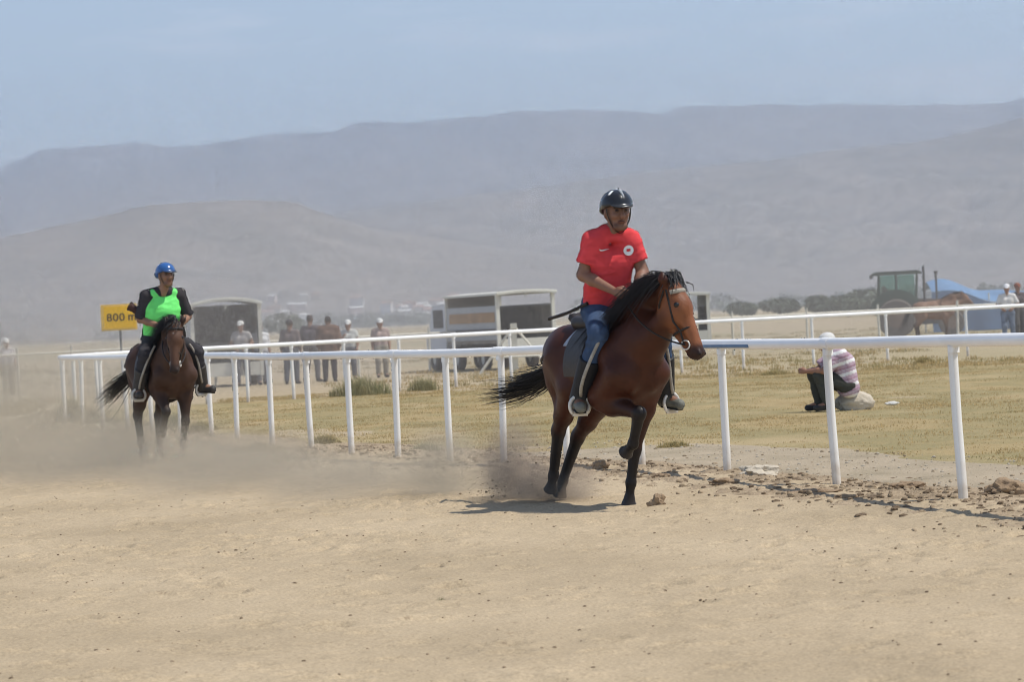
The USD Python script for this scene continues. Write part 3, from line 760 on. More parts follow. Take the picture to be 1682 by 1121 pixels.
M_skin = tone_mat("skin", 0.5, 0.35, 0.08, 30, 0.05, 200, extra={"subsurface_weight": 0.0})
M_cloth = tone_mat("cloth", 0.9, 0.12, 0.12, 14, 0.12, 90)
M_bright = tone_mat("nylon_vest", 0.7, 0.25, 0.05, 14, 0.3, 60)
M_denim = tone_mat("denim", 0.92, 0.12, 0.35, 11, 0.4, 250, stretch=(1, 1, 0.6))
M_shoe = tone_mat("shoe_leather", 0.6, 0.3, 0.25, 20, 0.3, 80)
M_rubber = mat("rubber", (0.03, 0.028, 0.026), 0.85, 0.3, 20)
M_helmet = tone_mat("helmet_shell", 0.22, 0.5, 0.1, 20)
M_white = mat("white_paint", (0.8, 0.79, 0.76), 0.4, 0.04, 5)

HEAD1 = -66.5
BAY, BAYLEG = (.054, .0148, .006), (.012, .009, .008)
pose1 = dict(
    fr=[(.10, -.165, .745), (.44, -.045, .655), (.32, -.05, .435), (.19, -.055, .365)],
    fl=[(.20, .13, .78), (.07, .08, .38), (.02, .06, .14), (-.02, .05, -0.03)],
    hr=[(-.44, -.15, .84), (-.80, -.125, .53), (-.94, -.125, .18), (-1.01, -.125, .06)],
    hl=[(-.44, .13, .80), (-.86, .06, .47), (-1.05, .0, .13), (-1.10, -.01, .01)],
    poll=(.70, .12, 1.55), muzzle=(.86, .245, 1.065), face=(1, -.03, .4), face_col=(.20, .072, .029),  # face lighter than the coat: sunlight on the forehead put into its colour
    tail_dir=(-.42, -.16, -.88), tail_flow=(-.78, -.36, .36), tail_len=.76, tail_n=420, mane_flow=(-.08, -.25, -.85), seed=3, hair=800, mane_len=1.05, forelock_n=150, earw=.078,
    hands=[(.40, -.10, 1.50), (.40, -.01, 1.50)],
    stirrup=[(.0, -.31, .665), (.06, .40, .645)], stirrup_face=[(1, -.25, 0), (1, .3, 0)])
O1 = (.75, 23.45, .03)
horse("galloping_horse", "bay galloping horse with black mane leading at the right, carrying the rider in red", O1, HEAD1, pose1, BAY, BAYLEG, None, M_coat, .0115)
RED = (.62, .060, .066)
J1 = dict(pelvis=(-.12, -.02, 1.45), chest=(.07, -.05, 1.77), neck=(.15, -.06, 1.985), head=(.20, -.028, 2.10), face=(1, -.10, -.12),
          sh=[(.12, -.205, 1.915), (.15, .095, 1.915)], el=[(.07, -.265, 1.665), (.17, .165, 1.665)], wr=[(.315, -.125, 1.53), (.33, .03, 1.52)], grip=[(1, .2, -.25), (1, -.35, -.25)],
          hip=[(-.10, -.09, 1.40), (-.10, .11, 1.40)], kn=[(.22, -.235, 1.235), (.24, .26, 1.235)], an=[(-.055, -.295, .765), (.0, .385, .745)], toe=[(.085, -.34, .71), (.13, .43, .69)])
r1, J1, at1 = person("person", "rider in a red short-sleeved shirt, jeans and black helmet astride the bay horse", O1, HEAD1, J1, dict(
    skin=(.21, .105, .065), shirt_tone=RED, trouser_fat=.005, trouser_tone=(.052, .082, .145), trouser_mat=M_denim, shoe_tone=(.14, .14, .115), boot_tone=(.016, .016, .017), boot=.62, fold=.0065, hat="helmet", hat_tone=(.012, .012, .013), brim_tone=(.02, .02, .02),
    hem=.07, head_scale=1.1, build=.88, sleeve=.66, stubble=True, vents=[(.55, .12, .014, .75), (.75, -1.1, .012, .4)]), h=.0085)

# ------------------------------------------------------------------ the rails
M_pvc = mat("white_rail_plastic", (0.80, 0.79, 0.76), 0.38, 0.05, 3.0, spec=0.45)
M_pvc2 = usdkit.material(stage, "/World/Looks/weathered_white_post", {"g": ("geometry", {}), "s": ("separate_xyz", {}), "n": ("noise_texture", {"scale": 9.0, "detail": 5.0}),
    "a": ("math", {"math_type": "multiply_add", "value2": -.55, "value3": .42}), "z": ("math", {"math_type": "add"}), "f": ("map_range", {"range_type": "smoothstep", "from_min": .48, "from_max": .02, "to_min": 0.04, "to_max": .85, "clamp": True}),
    "c": ("mix_color", {"a": (.76, .745, .70), "b": (.40, .31, .21)}), "p": ("principled_bsdf", {"roughness": .5, "specular_ior_level": .35})},
    [("g.position", "n.vector"), ("g.position", "s.vector"), ("n.fac", "a.value1"), ("s.z", "z.value1"), ("a.value", "z.value2"), ("z.value", "f.value"), ("f.result", "c.fac"), ("c.result", "p.base_color")], surface="p.BSDF")
M_blue = mat("blue_tape", (0.10, 0.17, 0.27), 0.5, 0.2, 8)
NEAR = [(6.42, 7.6), (5.97, 9.6), (5.52, 11.6), (5.07, 13.6), (4.62, 15.6), (4.12, 17.6), (3.58, 19.7)] + [(3.01, 21.93), (2.45, 25.0), (1.76, 27.4), (1.12, 29.35), (.46, 30.6), (-.13, 31.5), (-.68, 32.4), (-1.23, 33.4), (-1.80, 34.9), (-2.38, 37.2), (-2.94, 38.9), (-3.66, 42.2), (-4.18, 44.4), (-4.78, 46.1), (-5.42, 47.9), (-6.0, 49.9), (-6.62, 51.6), (-7.19, 53.8)]
LOOP = [(-7.95, 56.6), (-8.22, 58.6), (-8.28, 60.6), (-8.1, 62.4), (-7.55, 63.7), (-6.9, 64.3)]
SECOND = [(-6.15, 64.6), (-5.38, 65.0), (-4.52, 65.6), (-3.52, 67.1), (-2.43, 68.7), (-1.28, 70.2), (-.05, 71.6), (1.17, 72.5), (2.46, 73.0), (3.80, 73.2), (5.22, 73.5), (6.86, 73.9), (8.68, 75.1), (10.75, 76.4), (12.9, 77.8), (15.1, 79.0)]
line = np.array([(*p, float(level(np.array(p[0]), np.array(p[1]))) if p[1] < 40 else 0.0) for p in NEAR + LOOP + SECOND])
fence = thing("rail_fence", "white tubular racecourse rail curving in a hairpin from near right to far left", "rail fence", (0, 0, 0))
dense = []
for i in range(len(line) - 1):
    for q in np.linspace(0, 1, 6)[:-1]: dense.append(line[i] * (1 - q) + line[i + 1] * q)
dense = np.array(dense + [line[-1]])
dense = ndimage.gaussian_filter1d(dense, 1.8, axis=0, mode="nearest")
rail_z = 1.105
for a in range(0, len(dense) - 1, 10):                          # one length of rail between every other pair of posts
    P = dense[a:min(a + 11, len(dense))] + [0, 0, rail_z]
    d0 = unit(P[-1] - P[0])
    obj("rail", tube(P + d0 * np.linspace(.004, -.004, len(P))[:, None], np.c_[np.full(len(P), .045), np.full(len(P), .044)], 14), M_pvc, fence, True)
for a in range(10, len(dense) - 1, 10):
    P = dense[a - 1:a + 2] + [0, 0, rail_z]; d0 = unit(P[2] - P[0])
    obj("rail_sleeve", tube([P[1] - d0 * .09, P[1] + d0 * .09], .0495, 14), M_pvc, fence, 50)
g_ = np.random.default_rng(4)
for i, p in enumerate(line):
    c = dense[min(i * 5, len(dense) - 1)]; q = np.array([c[0], c[1], p[2]]); lean = g_.normal(0, .012, 2)
    P = [q + [lean[0] * -1, lean[1] * -1, -.12], q + [0, 0, .55], q + [lean[0] * .4, lean[1] * .4, rail_z - .035]]
    ps = obj("post", tube(P, .0335, 12), M_pvc2, fence, 50)
    obj("saddle_clamp", tube([q + [0, 0, rail_z - .085], q + [0, 0, rail_z - .04]], .040, 12), M_pvc, ps, 50)
i0 = 5 * 5 + 6; i1 = 5 * 6 + 1
tp_ = np.stack([np.interp(np.linspace(43.4, 46.4, 12), np.arange(len(dense)), dense[:, k]) for k in range(3)], 1); dv_ = unit(tp_[-1] - tp_[0]); sd_ = np.array([-dv_[1], dv_[0], 0])
obj("tape", tube(tp_ + [0, 0, rail_z - .012] + sd_ * .041, np.c_[np.full(12, .006), np.full(12, .017)], 8), M_blue, fence, True, label="faded blue tape wound round the rail")

M_old = mat("old_white_timber", (0.60, 0.57, 0.48), 0.75, 0.12, 6.0)
far = thing("outer_fence", "thin far white fence with posts standing above its rail, behind the hairpin rail", "fence", (0, 0, 0))
pts = [(-16.5, 84.5), (-14.6, 85.5)] + [((x - 841) * Z / 5300.0, Z) for x, Z in zip([28, 116, 234, 352, 470, 588, 704, 820, 938, 1055, 1170 + 34, 1326, 1445, 1573, 1700], [86.4, 87, 88, 89, 90, 91.2, 92.4, 93.6, 94.6, 95.8, 97, 98, 99.4, 101, 102.5])]
obj("rail", tube([(x, y, 1.09) for x, y in pts], .034, 10), M_old, far, True)
for x, y in pts:
    obj("post", tube([(x, y, -.1), (x + g_.normal(0, .02), y, 1.27)], np.c_[[.04, .035], [.04, .035]], 8), M_old, far, 50)

# ------------------------------------------------------------------ second horse and rider
pose2 = dict(
    fr=[(.14, -.14, .78), (.38, -.14, .54), (.20, -.13, .36), (.09, -.13, .28)],
    fl=[(.20, .14, .80), (.24, .12, .42), (.14, .11, .16), (.10, .11, .0)],
    hr=[(-.42, -.15, .84), (-.72, -.15, .50), (-.60, -.16, .17), (-.55, -.16, .02)],
    hl=[(-.40, .14, .82), (-.72, .10, .48), (-.56, .04, .18), (-.50, .02, .04)],
    poll=(.72, -.09, 1.50), muzzle=(.86, -.17, .99), face=(1, -.2, .35), face_col=(.085, .04, .022),
    tail_dir=(-.62, -.35, -.60), tail_flow=(-.35, -.25, -.15), tail_len=.72, mane_flow=(-.08, -.3, -.8), star=True, seed=9, hair=500, mane_len=.85,
    hands=[(.33, -.07, 1.46), (.33, .05, 1.46)], stirrup=[(.02, -.34, .68), (.02, .40, .70)], stirrup_face=[(1, -.1, 0), (1, .2, 0)])
O2, HEAD2 = (-3.90, 36.3, .02), -67.0
horse("galloping_horse", "dark brown galloping horse coming head on through the dust at the left", O2, HEAD2, pose2, (.055, .026, .015), (.022, .015, .012), None, M_coat2, .014, pad=M_pad2)
GREEN = (.17, .80, .18)
J2 = dict(pelvis=(-.12, -.02, 1.40), chest=(.04, -.03, 1.70), neck=(.10, -.03, 1.90), head=(.17, .0, 2.055), face=(1, .14, -.05),
          sh=[(.07, -.215, 1.845), (.07, .175, 1.85)], el=[(.0, -.275, 1.59), (.05, .27, 1.60)], wr=[(.26, -.07, 1.47), (.28, .07, 1.475)], grip=[(1, .3, -.2), (1, -.3, -.2)],
          hip=[(-.10, -.11, 1.35), (-.10, .11, 1.35)], kn=[(.18, -.29, 1.18), (.20, .30, 1.19)], an=[(-.04, -.33, .78), (-.02, .42, .80)], toe=[(.12, -.36, .74), (.10, .50, .755)])
r2, J2, at2 = person("person", "rider in a bright green vest over dark sleeves and blue helmet astride the dark horse", O2, HEAD2, J2, dict(
    skin=(.27, .145, .09), shirt_tone=(.045, .04, .042), sleeve=.98, shirt_name="shirt", vest=GREEN, trouser_tone=(.045, .042, .045), shoe_tone=(.05, .045, .04), boot=.6, build=.92, hat="helmet",
    hat_tone=(.025, .095, .28), brim_tone=(.015, .03, .075), moustache=True, stubble=True), h=.010)

# ------------------------------------------------------------------ people further off
def standing(s=1.0, turn=0.0, arms=0, lean=0.0, step=.08):
    J = dict(pelvis=(0, 0, .93), chest=(lean * .3, 0, 1.25), neck=(lean * .5, 0, 1.44), head=(lean * .6 + .02, 0, 1.60), face=(1, turn, -.1), sh=[(lean * .4, -.19, 1.39), (lean * .4, .19, 1.39)],
             hip=[(0, -.1, .88), (0, .1, .88)], kn=[(.03 + step, -.11, .48), (.03 - step * .3, .12, .48)], an=[(step, -.12, .09), (-step, .13, .09)], toe=[(.16 + step, -.15, .04), (.15 - step, .17, .04)])
    J["el"], J["wr"] = {0: ([(-.03, -.25, 1.12), (-.03, .25, 1.12)], [(.06, -.26, .87), (.06, .26, .87)]),
                        1: ([(.0, -.30, 1.15), (.0, .30, 1.15)], [(.12, -.15, 1.0), (.12, .15, 1.0)]),
                        2: ([(.05, -.27, 1.14), (.02, .27, 1.13)], [(.24, -.14, 1.28), (.12, .25, .92)])}[arms]
    return {k: (np.array(v) * s if k != "face" else v) for k, v in J.items()}


WHITE_C, GREY_C = (.62, .61, .58), (.30, .30, .30)
crowd = [  # x, y, heading, size, arms, clothes, label
    (-7.12, 85.0, -100, .99, 1, dict(shirt_tone=(.33, .31, .30), trouser_tone=(.12, .12, .13), hat="cap", hat_tone=WHITE_C), "man in a grey shirt and white cap in front of the arched trailer"),
    (-6.70, 86.0, -60, .95, 0, dict(shirt_tone=(.62, .62, .62), trouser_tone=(.2, .2, .22), sleeve=.95), "bareheaded man in a white shirt just right of the arched trailer"),
    (-5.80, 84.5, 80, .98, 0, dict(shirt_tone=(.15, .12, .115), trouser_tone=(.11, .11, .12), sleeve=1.8), "leftmost of the three darkly dressed standing men, dark grey jacket"),
    (-5.36, 86.0, 70, 1.04, 1, dict(shirt_tone=(.13, .105, .11), trouser_tone=(.16, .15, .15), sleeve=1.8), "middle and tallest of the three darkly dressed standing men"),
    (-4.82, 85.0, 95, 1.0, 0, dict(shirt_tone=(.14, .085, .06), trouser_tone=(.06, .05, .05), sleeve=1.8, shirt_fat=.05, hem=.2), "rightmost of the three standing men, in a long brown coat"),
    (-4.40, 87.0, -90, .92, 2, dict(shirt_tone=(.5, .5, .47), trouser_tone=(.12, .12, .13), hat="cap", hat_tone=WHITE_C), "small man in pale shirt and white cap right of the brown coat"),
    (-3.58, 88.0, -80, .92, 0, dict(shirt_tone=(.36, .27, .24), trouser_tone=(.28, .25, .2), hat="cap", hat_tone=WHITE_C), "lone man in a dull pink shirt and white cap between trailer and truck"),
    (-14.1, 90.0, -70, .90, 0, dict(shirt_tone=(.45, .43, .44), trouser_tone=(.16, .14, .10), sleeve=.9, hat="cap", hat_tone=WHITE_C), "man with white cap and pale shirt at the far left edge"),
    (14.62, 95.0, -100, .985, 1, dict(shirt_tone=(.62, .60, .57), trouser_tone=(.16, .19, .24), trouser_mat=M_denim, sleeve=.95, hat="cap", hat_tone=(.75, .74, .74)), "man in a loose white shirt, jeans and white cap right of the tractor"),
    (15.25, 97.0, -70, 1.0, 0, dict(shirt_tone=(.11, .09, .09), trouser_tone=(.09, .085, .08), sleeve=1.8, hat="cap", hat_tone=(.22, .08, .05)), "man in dark clothes and rust coloured cap at the right edge"),
]
for x, y, hd, s, arms, fit, lab in crowd:
    fit.setdefault("shoe_tone", (.04, .035, .03))
    person("person", lab, (x, y, -.03), hd, standing(s, 0, arms), fit, h=.02)

# the man sitting on the stone
Js = dict(pelvis=(0, 0, .35), chest=(.07, 0, .62), neck=(.17, 0, .775), head=(.255, 0, .865), face=(1, 0, -.35), sh=[(.13, -.18, .72), (.13, .18, .72)], el=[(.36, -.2, .53), (.36, .2, .53)], wr=[(.55, -.06, .53), (.55, .06, .53)],
          grip=[(1, .3, .1), (1, -.3, .1)], hip=[(.02, -.1, .32), (.02, .1, .32)], kn=[(.42, -.14, .48), (.40, .13, .47)], an=[(.36, -.13, .10), (.30, .12, .10)], toe=[(.52, -.15, .05), (.46, .14, .05)])
STR = (.15, [(0.0, .28, (.70, .69, .67)), (.45, .52, (.5, .44, .48)), (.62, .72, (.30, .17, .22))])
person("person", "man in a white and mauve striped shirt sitting on a pale boulder", (4.33, 41.9, .0), 186, Js, dict(
    skin=(.26, .13, .08), shirt_tone=(.40, .29, .34), stripes=STR, trouser_tone=(.055, .055, .045), shoe_tone=(.03, .028, .025), hat="cap", hat_tone=(.56, .55, .52), sleeve=.75, fold=.005, shirt_fat=.035), h=.011)

# ------------------------------------------------------------------ vehicles and shelters in the background
M_cream = mat("cream_paint", (0.62, 0.60, 0.52), 0.55, 0.08, 2.0)
M_inside = mat("bare_board", (0.23, 0.205, 0.17), 0.85, 0.25, 3.0)
M_side = mat("grey_side_sheet", (0.36, 0.37, 0.37), 0.6, 0.1, 1.2)
M_orange = mat("rusty_orange_band", (0.34, 0.205, 0.10), 0.7, 0.25, 2.5)
M_darkm = mat("dark_metal", (0.04, 0.04, 0.042), 0.6, 0.2, 6)
M_tyre = mat("dusty_tyre", (0.10, 0.085, 0.07), 0.9, 0.25, 6)
M_glass = usdkit.material(stage, "/World/Looks/window_glass", {"f": ("fresnel", {"IOR": 1.5}), "t": ("transparent_bsdf", {"color": (.62, .78, .74)}), "g": ("glossy_bsdf", {"roughness": .03}), "m": ("mix_closure", {})},
                          [("f.fac", "m.fac"), ("t.BSDF", "m.closure1"), ("g.BSDF", "m.closure2")], surface="m.closure")


def wheel(parent, x, y, r, w, hub=M_cream, spokes=0):
    prof = np.array([[r * .55, -w / 2], [r * .9, -w / 2], [r, -w * .3], [r, w * .3], [r * .9, w / 2], [r * .55, w / 2]])
    m = trimesh.creation.revolve(np.vstack([prof, prof[:1]]), sections=28)
    m.apply_transform(trimesh.transformations.rotation_matrix(math.pi / 2, [1, 0, 0])); m.apply_translation([x, y, r])
    wh = obj("wheel", m, M_tyre, parent, 40)
    d = trimesh.creation.revolve(np.array([[0, -w * .2], [r * .56, -w * .3], [r * .56, w * .3], [0, w * .2]]), sections=24)
    d.apply_transform(trimesh.transformations.rotation_matrix(math.pi / 2, [1, 0, 0])); d.apply_translation([x, y, r])
    obj("rim", d, hub, wh, 40)


def arch_roof(L, W, z, rise, over, thick=.06):
    a = np.linspace(-1, 1, 13)
    up = np.array([(q * (W / 2 + over), z + rise * (1 - q * q)) for q in a]); dn = up[::-1] - [0, thick]
    from shapely.geometry import Polygon
    m = trimesh.creation.extrude_polygon(Polygon(np.vstack([up, dn])), L)
    m.apply_transform(np.array([[0, 0, 1, 0], [1, 0, 0, 0], [0, 1, 0, 0], [0, 0, 0, 1.0]]))
    return m


def box_trailer(name, label, category, loc, heading, L, W, floor, top, rise, cab=False, band=False, hitch=True, through=False):
    """x = 0 is the open rear end, the body reaches forward to x = L."""
    t = thing(name, label, category, loc, heading)
    obj("floor", box(0, L, -W / 2, W / 2, floor - .1, floor), M_inside, t)
    for s in (-1, 1):
        y = s * W / 2
        obj("side_wall", box(.06, L - .05, y - .02, y + .02, floor + .002, top - (.35 if band else .02)), M_side, t)
        obj("side_lining", box(.07, L - .06, y - s * .022 - .008, y - s * .03 + .006 * -s, floor + .004, top - .4), M_inside, t)
        obj("corner_post", box(-.03, .055, y - .05, y + .05, floor - .35, top - .01), M_cream, t)
        obj("front_post", box(L - .05, L, y - .04, y + .04, floor, top - .01), M_cream, t)
        if band:
            obj("side_band", box(.2, L - .3, y + s * .022, y + s * .032, floor + .50, floor + .78), M_orange, t)
            obj("lower_rail", box(.2, L - .1, y + s * .022, y + s * .05, floor + .22, floor + .32), M_darkm, t)
            obj("top_rail", box(.06, L - .06, y - .025, y + .025, top - .06, top - .012), M_cream, t)
        for k in (0.55, 0.78) if not cab else (.35, .85):
            wheel(t, L * k, s * (W / 2 - .12), .34, .2)
    if not through: obj("front_wall", box(L - .04, L - .01, -W / 2 + .03, W / 2 - .03, floor + .002, top - .02), M_inside, t)
    r = obj("roof", (lambda m: (m.apply_translation([-.12, 0, 0]), m)[1])(arch_roof(L + .2, W, top, rise, .07)), M_cream, t, 30)
    a = np.linspace(-1, 1, 11)
    obj("roof_edge", tube([(-.13, q * (W / 2 + .07), top + rise * (1 - q * q) - .03) for q in a], np.c_[np.full(11, .03), np.full(11, .055)], 6), M_cream, r, 40)
    obj("tail_lamp", box(-.05, -.032, -.03, .03, top - .14, top - .05), M_cream, t)
    obj("tail_board", box(-.06, -.032, -W / 2 + .06, W / 2 - .06, floor - .34, floor + .02), M_cream, t)
    obj("chassis", cat(box(.2, L + .9, -.35, -.25, floor - .25, floor - .102), box(.2, L + .9, .25, .35, floor - .25, floor - .102)), M_darkm, t)
    if cab:
        C0 = L + .25
        prof = [(C0, .45), (C0 + 1.7, .45), (C0 + 1.75, 1.05), (C0 + 1.45, 1.25), (C0 + 1.1, 1.9), (C0 + .05, 1.95)]
        from shapely.geometry import Polygon
        m = trimesh.creation.extrude_polygon(Polygon(prof), W - .1); m.apply_transform(np.array([[1, 0, 0, 0], [0, 0, -1, W / 2 - .05], [0, 1, 0, 0], [0, 0, 0, 1.0]]))
        cb = obj("cab", m, mat("cab_paint", (.5, .52, .55), .35, .06, 2), t)
        for s in (-1, 1): obj("cab_window", box(C0 + .2, C0 + 1.05, s * (W / 2 - .05), s * (W / 2 - .042), 1.25, 1.78), M_darkm, cb)
        for s in (-1, 1): wheel(t, C0 + 1.15, s * (W / 2 - .15), .34, .22)
    elif hitch:
        obj("drawbar", tube([(L, 0, floor - .18), (L + 1.3, 0, floor - .22)], .05, 8), M_darkm, t)
    return t


box_trailer("horse_trailer", "pale arched-roof trailer with its open end facing the track, left behind the green rider", "trailer", (-7.50, 85.0, -.03), 98, 3.2, 1.78, .62, 2.2, .15)
box_trailer("livestock_truck", "truck with white framed open back and orange band along its side, in the middle", "truck", (.42, 90.0, -.03), 111, 4.2, 1.66, .85, 2.16, .05, cab=True, band=True)
box_trailer("horse_trailer", "white framed open trailer half hidden behind the bay horse's head", "trailer", (5.22, 95.0, -.03), 92, 3.0, 1.2, .78, 1.90, .03, through=True)

ts = thing("trestle", "white timber trestle with splayed legs in front of the truck", "trestle", (.06, 86.0, -.03))
obj("top_beam", box(-.09, .09, -.5, .5, 1.16, 1.30), M_old, ts)
for y in (-.42, .42):
    for s in (-1, 1):
        obj("leg", tube([(s * .03, y, 1.2), (s * .95, y * 1.1, 0)], .04, 6), M_old, ts, 40)
    obj("post", box(-.075, .075, y - .03, y + .03, .0, 1.158), M_old, ts)
    obj("brace", tube([(-.62, y * 1.05 - .045, .42), (.62, y * 1.05 - .045, .42)], .03, 6), M_old, ts, 40)


def tractor(loc, heading):
    t = thing("tractor", "dusty green tractor with glazed cab and tall exhaust behind the rail at the right", "tractor", loc, heading)
    G = mat("tractor_green", (.018, .05, .03), .45, .2, 2); Bn = mat("dusty_brown_metal", (.20, .135, .09), .85, .2, 3)
    for s in (-1, 1):
        wheel(t, 0, s * .78, .72, .42, Bn)
        wheel(t, 2.0, s * .72, .48, .28, Bn)
        a = np.linspace(.1 * math.pi, .95 * math.pi, 13)
        obj("fender", tube([(.82 * math.cos(q), s * .78, .74 + .82 * math.sin(q)) for q in a], np.c_[np.full(13, .02), np.full(13, .23)], 8), G, t, 40)
    from shapely.geometry import Polygon
    hood = trimesh.creation.extrude_polygon(Polygon([(.75, .75), (2.55, .72), (2.6, 1.15), (2.45, 1.32), (.75, 1.42)]), .62); hood.apply_transform(np.array([[1, 0, 0, 0], [0, 0, -1, .31], [0, 1, 0, 0], [0, 0, 0, 1.0]]))
    hd = obj("hood", hood, Bn, t)
    obj("grille", box(2.605, 2.63, -.24, .24, .8, 1.12), M_darkm, hd)
    for s in (-1, 1): obj("headlight", trimesh.creation.icosphere(1, .07).apply_translation([2.58, s * .2, 1.18]), M_white, hd, True)
    obj("engine", box(.7, 2.2, -.2, .2, .45, .78), M_darkm, t)
    obj("axle", cat(tube([(0, -.7, .72), (0, .7, .72)], .12, 8), tube([(2, -.66, .48), (2, .66, .48)], .07, 8)), M_darkm, t)
    obj("cab_base", box(-.62, .74, -.56, .56, .80, 1.22), G, t)
    cab_ = obj("roof", cat(box(-.85, .98, -.68, .68, 2.34, 2.42), box(-.78, .88, -.62, .62, 2.421, 2.47)), G, t)
    for s in (-1, 1):
        for x0, x1 in ((-.68, -.6), (.02, .02), (.72, .8)):
            obj("pillar", tube([(x0, s * .55, 1.2), (x1, s * .58, 2.35)], .042, 6), G, t, 40)
        obj("window", box(-.58, -.03, s * .565 - .004, s * .565 + .004, 1.25, 2.32), M_glass, t)
        obj("window", box(.07, .70, s * .565 - .004, s * .565 + .004, 1.25, 2.32), M_glass, t)
        obj("work_lamp", box(-.93, -.84, s * .5 - .07, s * .5 + .07, 2.24, 2.36), M_darkm, cab_)
    obj("windscreen", box(.752, .76, -.5, .5, 1.3, 2.32), M_glass, t)
    obj("exhaust", tube([(1.05, -.34, 1.3), (1.05, -.34, 2.62)], .05, 10), M_darkm, t, 40)
    obj("air_intake", tube([(1.5, -.25, 1.35), (1.5, -.25, 2.25), (1.5, -.25, 2.40)], np.c_[[.04, .04, .08], [.04, .04, .08]], 10), M_darkm, t, 40)
    S = Body(); S.cone((-.35, 0, 1.3), (.05, 0, 1.3), .16, .16).cone((-.4, 0, 1.35), (-.45, 0, 1.85), .12, .10)
    obj("seat", S.mesh(.03)[0], M_darkm, t, True)
    st = np.linspace(0, 2 * math.pi, 17); obj("steering_wheel", tube([(.42 + .08 * math.cos(q), .18 * math.sin(q), 1.6 + .16 * math.cos(q)) for q in st], .018, 6, False), M_darkm, t, True)


tractor((14.35, 120.0, -.03), -8)
pose3 = dict(fr=[(.15, -.14, .78), (.17, -.12, .42), (.15, -.11, .13), (.18, -.11, .0)], fl=[(.17, .14, .78), (.22, .12, .42), (.20, .12, .13), (.23, .12, .0)],
             hr=[(-.55, -.15, .84), (-.85, -.13, .52), (-.80, -.12, .14), (-.76, -.12, .0)], hl=[(-.50, .15, .84), (-.72, .13, .52), (-.68, .12, .14), (-.64, .12, .0)],
             poll=(.74, .0, 1.50), muzzle=(1.12, .05, 1.15), face=(1, 0, 1), tail_dir=(-.5, 0, -.6), tail_flow=(0, 0, -.4), tail_len=.9, mane_flow=(-.1, -.6, -.5), hair=60, tail_n=60, mane_len=.8)
horse("standing_horse", "brown horse standing side on in front of the tractor", (13.95, 105.0, -.03), 4, pose3, (.20, .11, .065), (.06, .035, .02), None, M_coat2, .028, tack=False, detail=False)

M_tarp = mat("blue_tarpaulin", (.07, .15, .28), .55, .15, 1.2); M_tarp2 = mat("pale_blue_tarpaulin", (.11, .22, .37), .55, .15, 1.2)
tp = thing("tarpaulin_tent", "sagging blue tarpaulin tent behind the tractor at the right edge", "tent", (19.3, 131.0, -.03))
U, W_ = np.meshgrid(np.linspace(-2.4, 4.8, 31), np.linspace(-1.6, 1.6, 13))
Zt = 1.55 + .60 * np.exp(-((U + 2.0) / 1.35) ** 2) + .12 * np.exp(-((U - 3.6) / 1.3) ** 2) - .42 * (np.abs(W_) / 1.6) ** 1.6 + .05 * np.sin(U * 3 + W_)
def sheet(U, W_, Z):
    V = np.stack([U, W_, Z], -1).reshape(-1, 3); n = U.shape[1]; i, j = np.meshgrid(np.arange(U.shape[0] - 1), np.arange(n - 1), indexing="ij"); a = (i * n + j).ravel()
    q = np.stack([a, a + 1, a + n + 1, a + n], 1); return (V, np.vstack([q[:, [0, 1, 2]], q[:, [0, 2, 3]]]))
obj("canopy", sheet(U, W_, Zt), M_tarp2, tp, True)
obj("front_wall", sheet(U[:6], U[:6] * 0 - 1.62 + .04 * np.sin(U[:6] * 5), (Zt[0][None, :] - .02) * np.linspace(1, 0.02, 6)[:, None]), M_tarp, tp, True)
for x in (-2.3, -.1, 2.3, 4.7):
    for y in (-1.5, 1.5): obj("pole", tube([(x, y, 0), (x, y, 1.5)], .03, 6), M_old, tp, 40)

sg = thing("distance_sign", "yellow board with black distance lettering on a thin grey post behind the green rider", "sign", (-8.50, 70.0, -.03))
M_yel = mat("sign_yellow", (.86, .50, .015), .5, .05, 4); M_yel2 = mat("sign_border", (.80, .52, .12), .5, .05, 4); M_ink = mat("sign_black", (.03, .025, .02), .6, .1, 9)
bd = obj("board", box(-.38, .40, -.012, .012, 1.60, 2.17), M_yel2, sg)
obj("face", box(-.31, .37, -.020, -.0125, 1.65, 2.12), M_yel, bd)
tm = meshkit.text_mesh("800 m", .155, .004, bold=True); tm.apply_transform(np.array([[1, 0, 0, -.27], [0, 0, -1, -.0205], [0, 1, 0, 1.81], [0, 0, 0, 1.0]])); obj("lettering", tm, M_ink, bd)
obj("post", tube([(0.02, .03, -.1), (0.02, .03, 2.1)], .022, 8), mat("grey_steel", (.22, .22, .22), .5, .15, 5, metallic=.4), sg, 40)

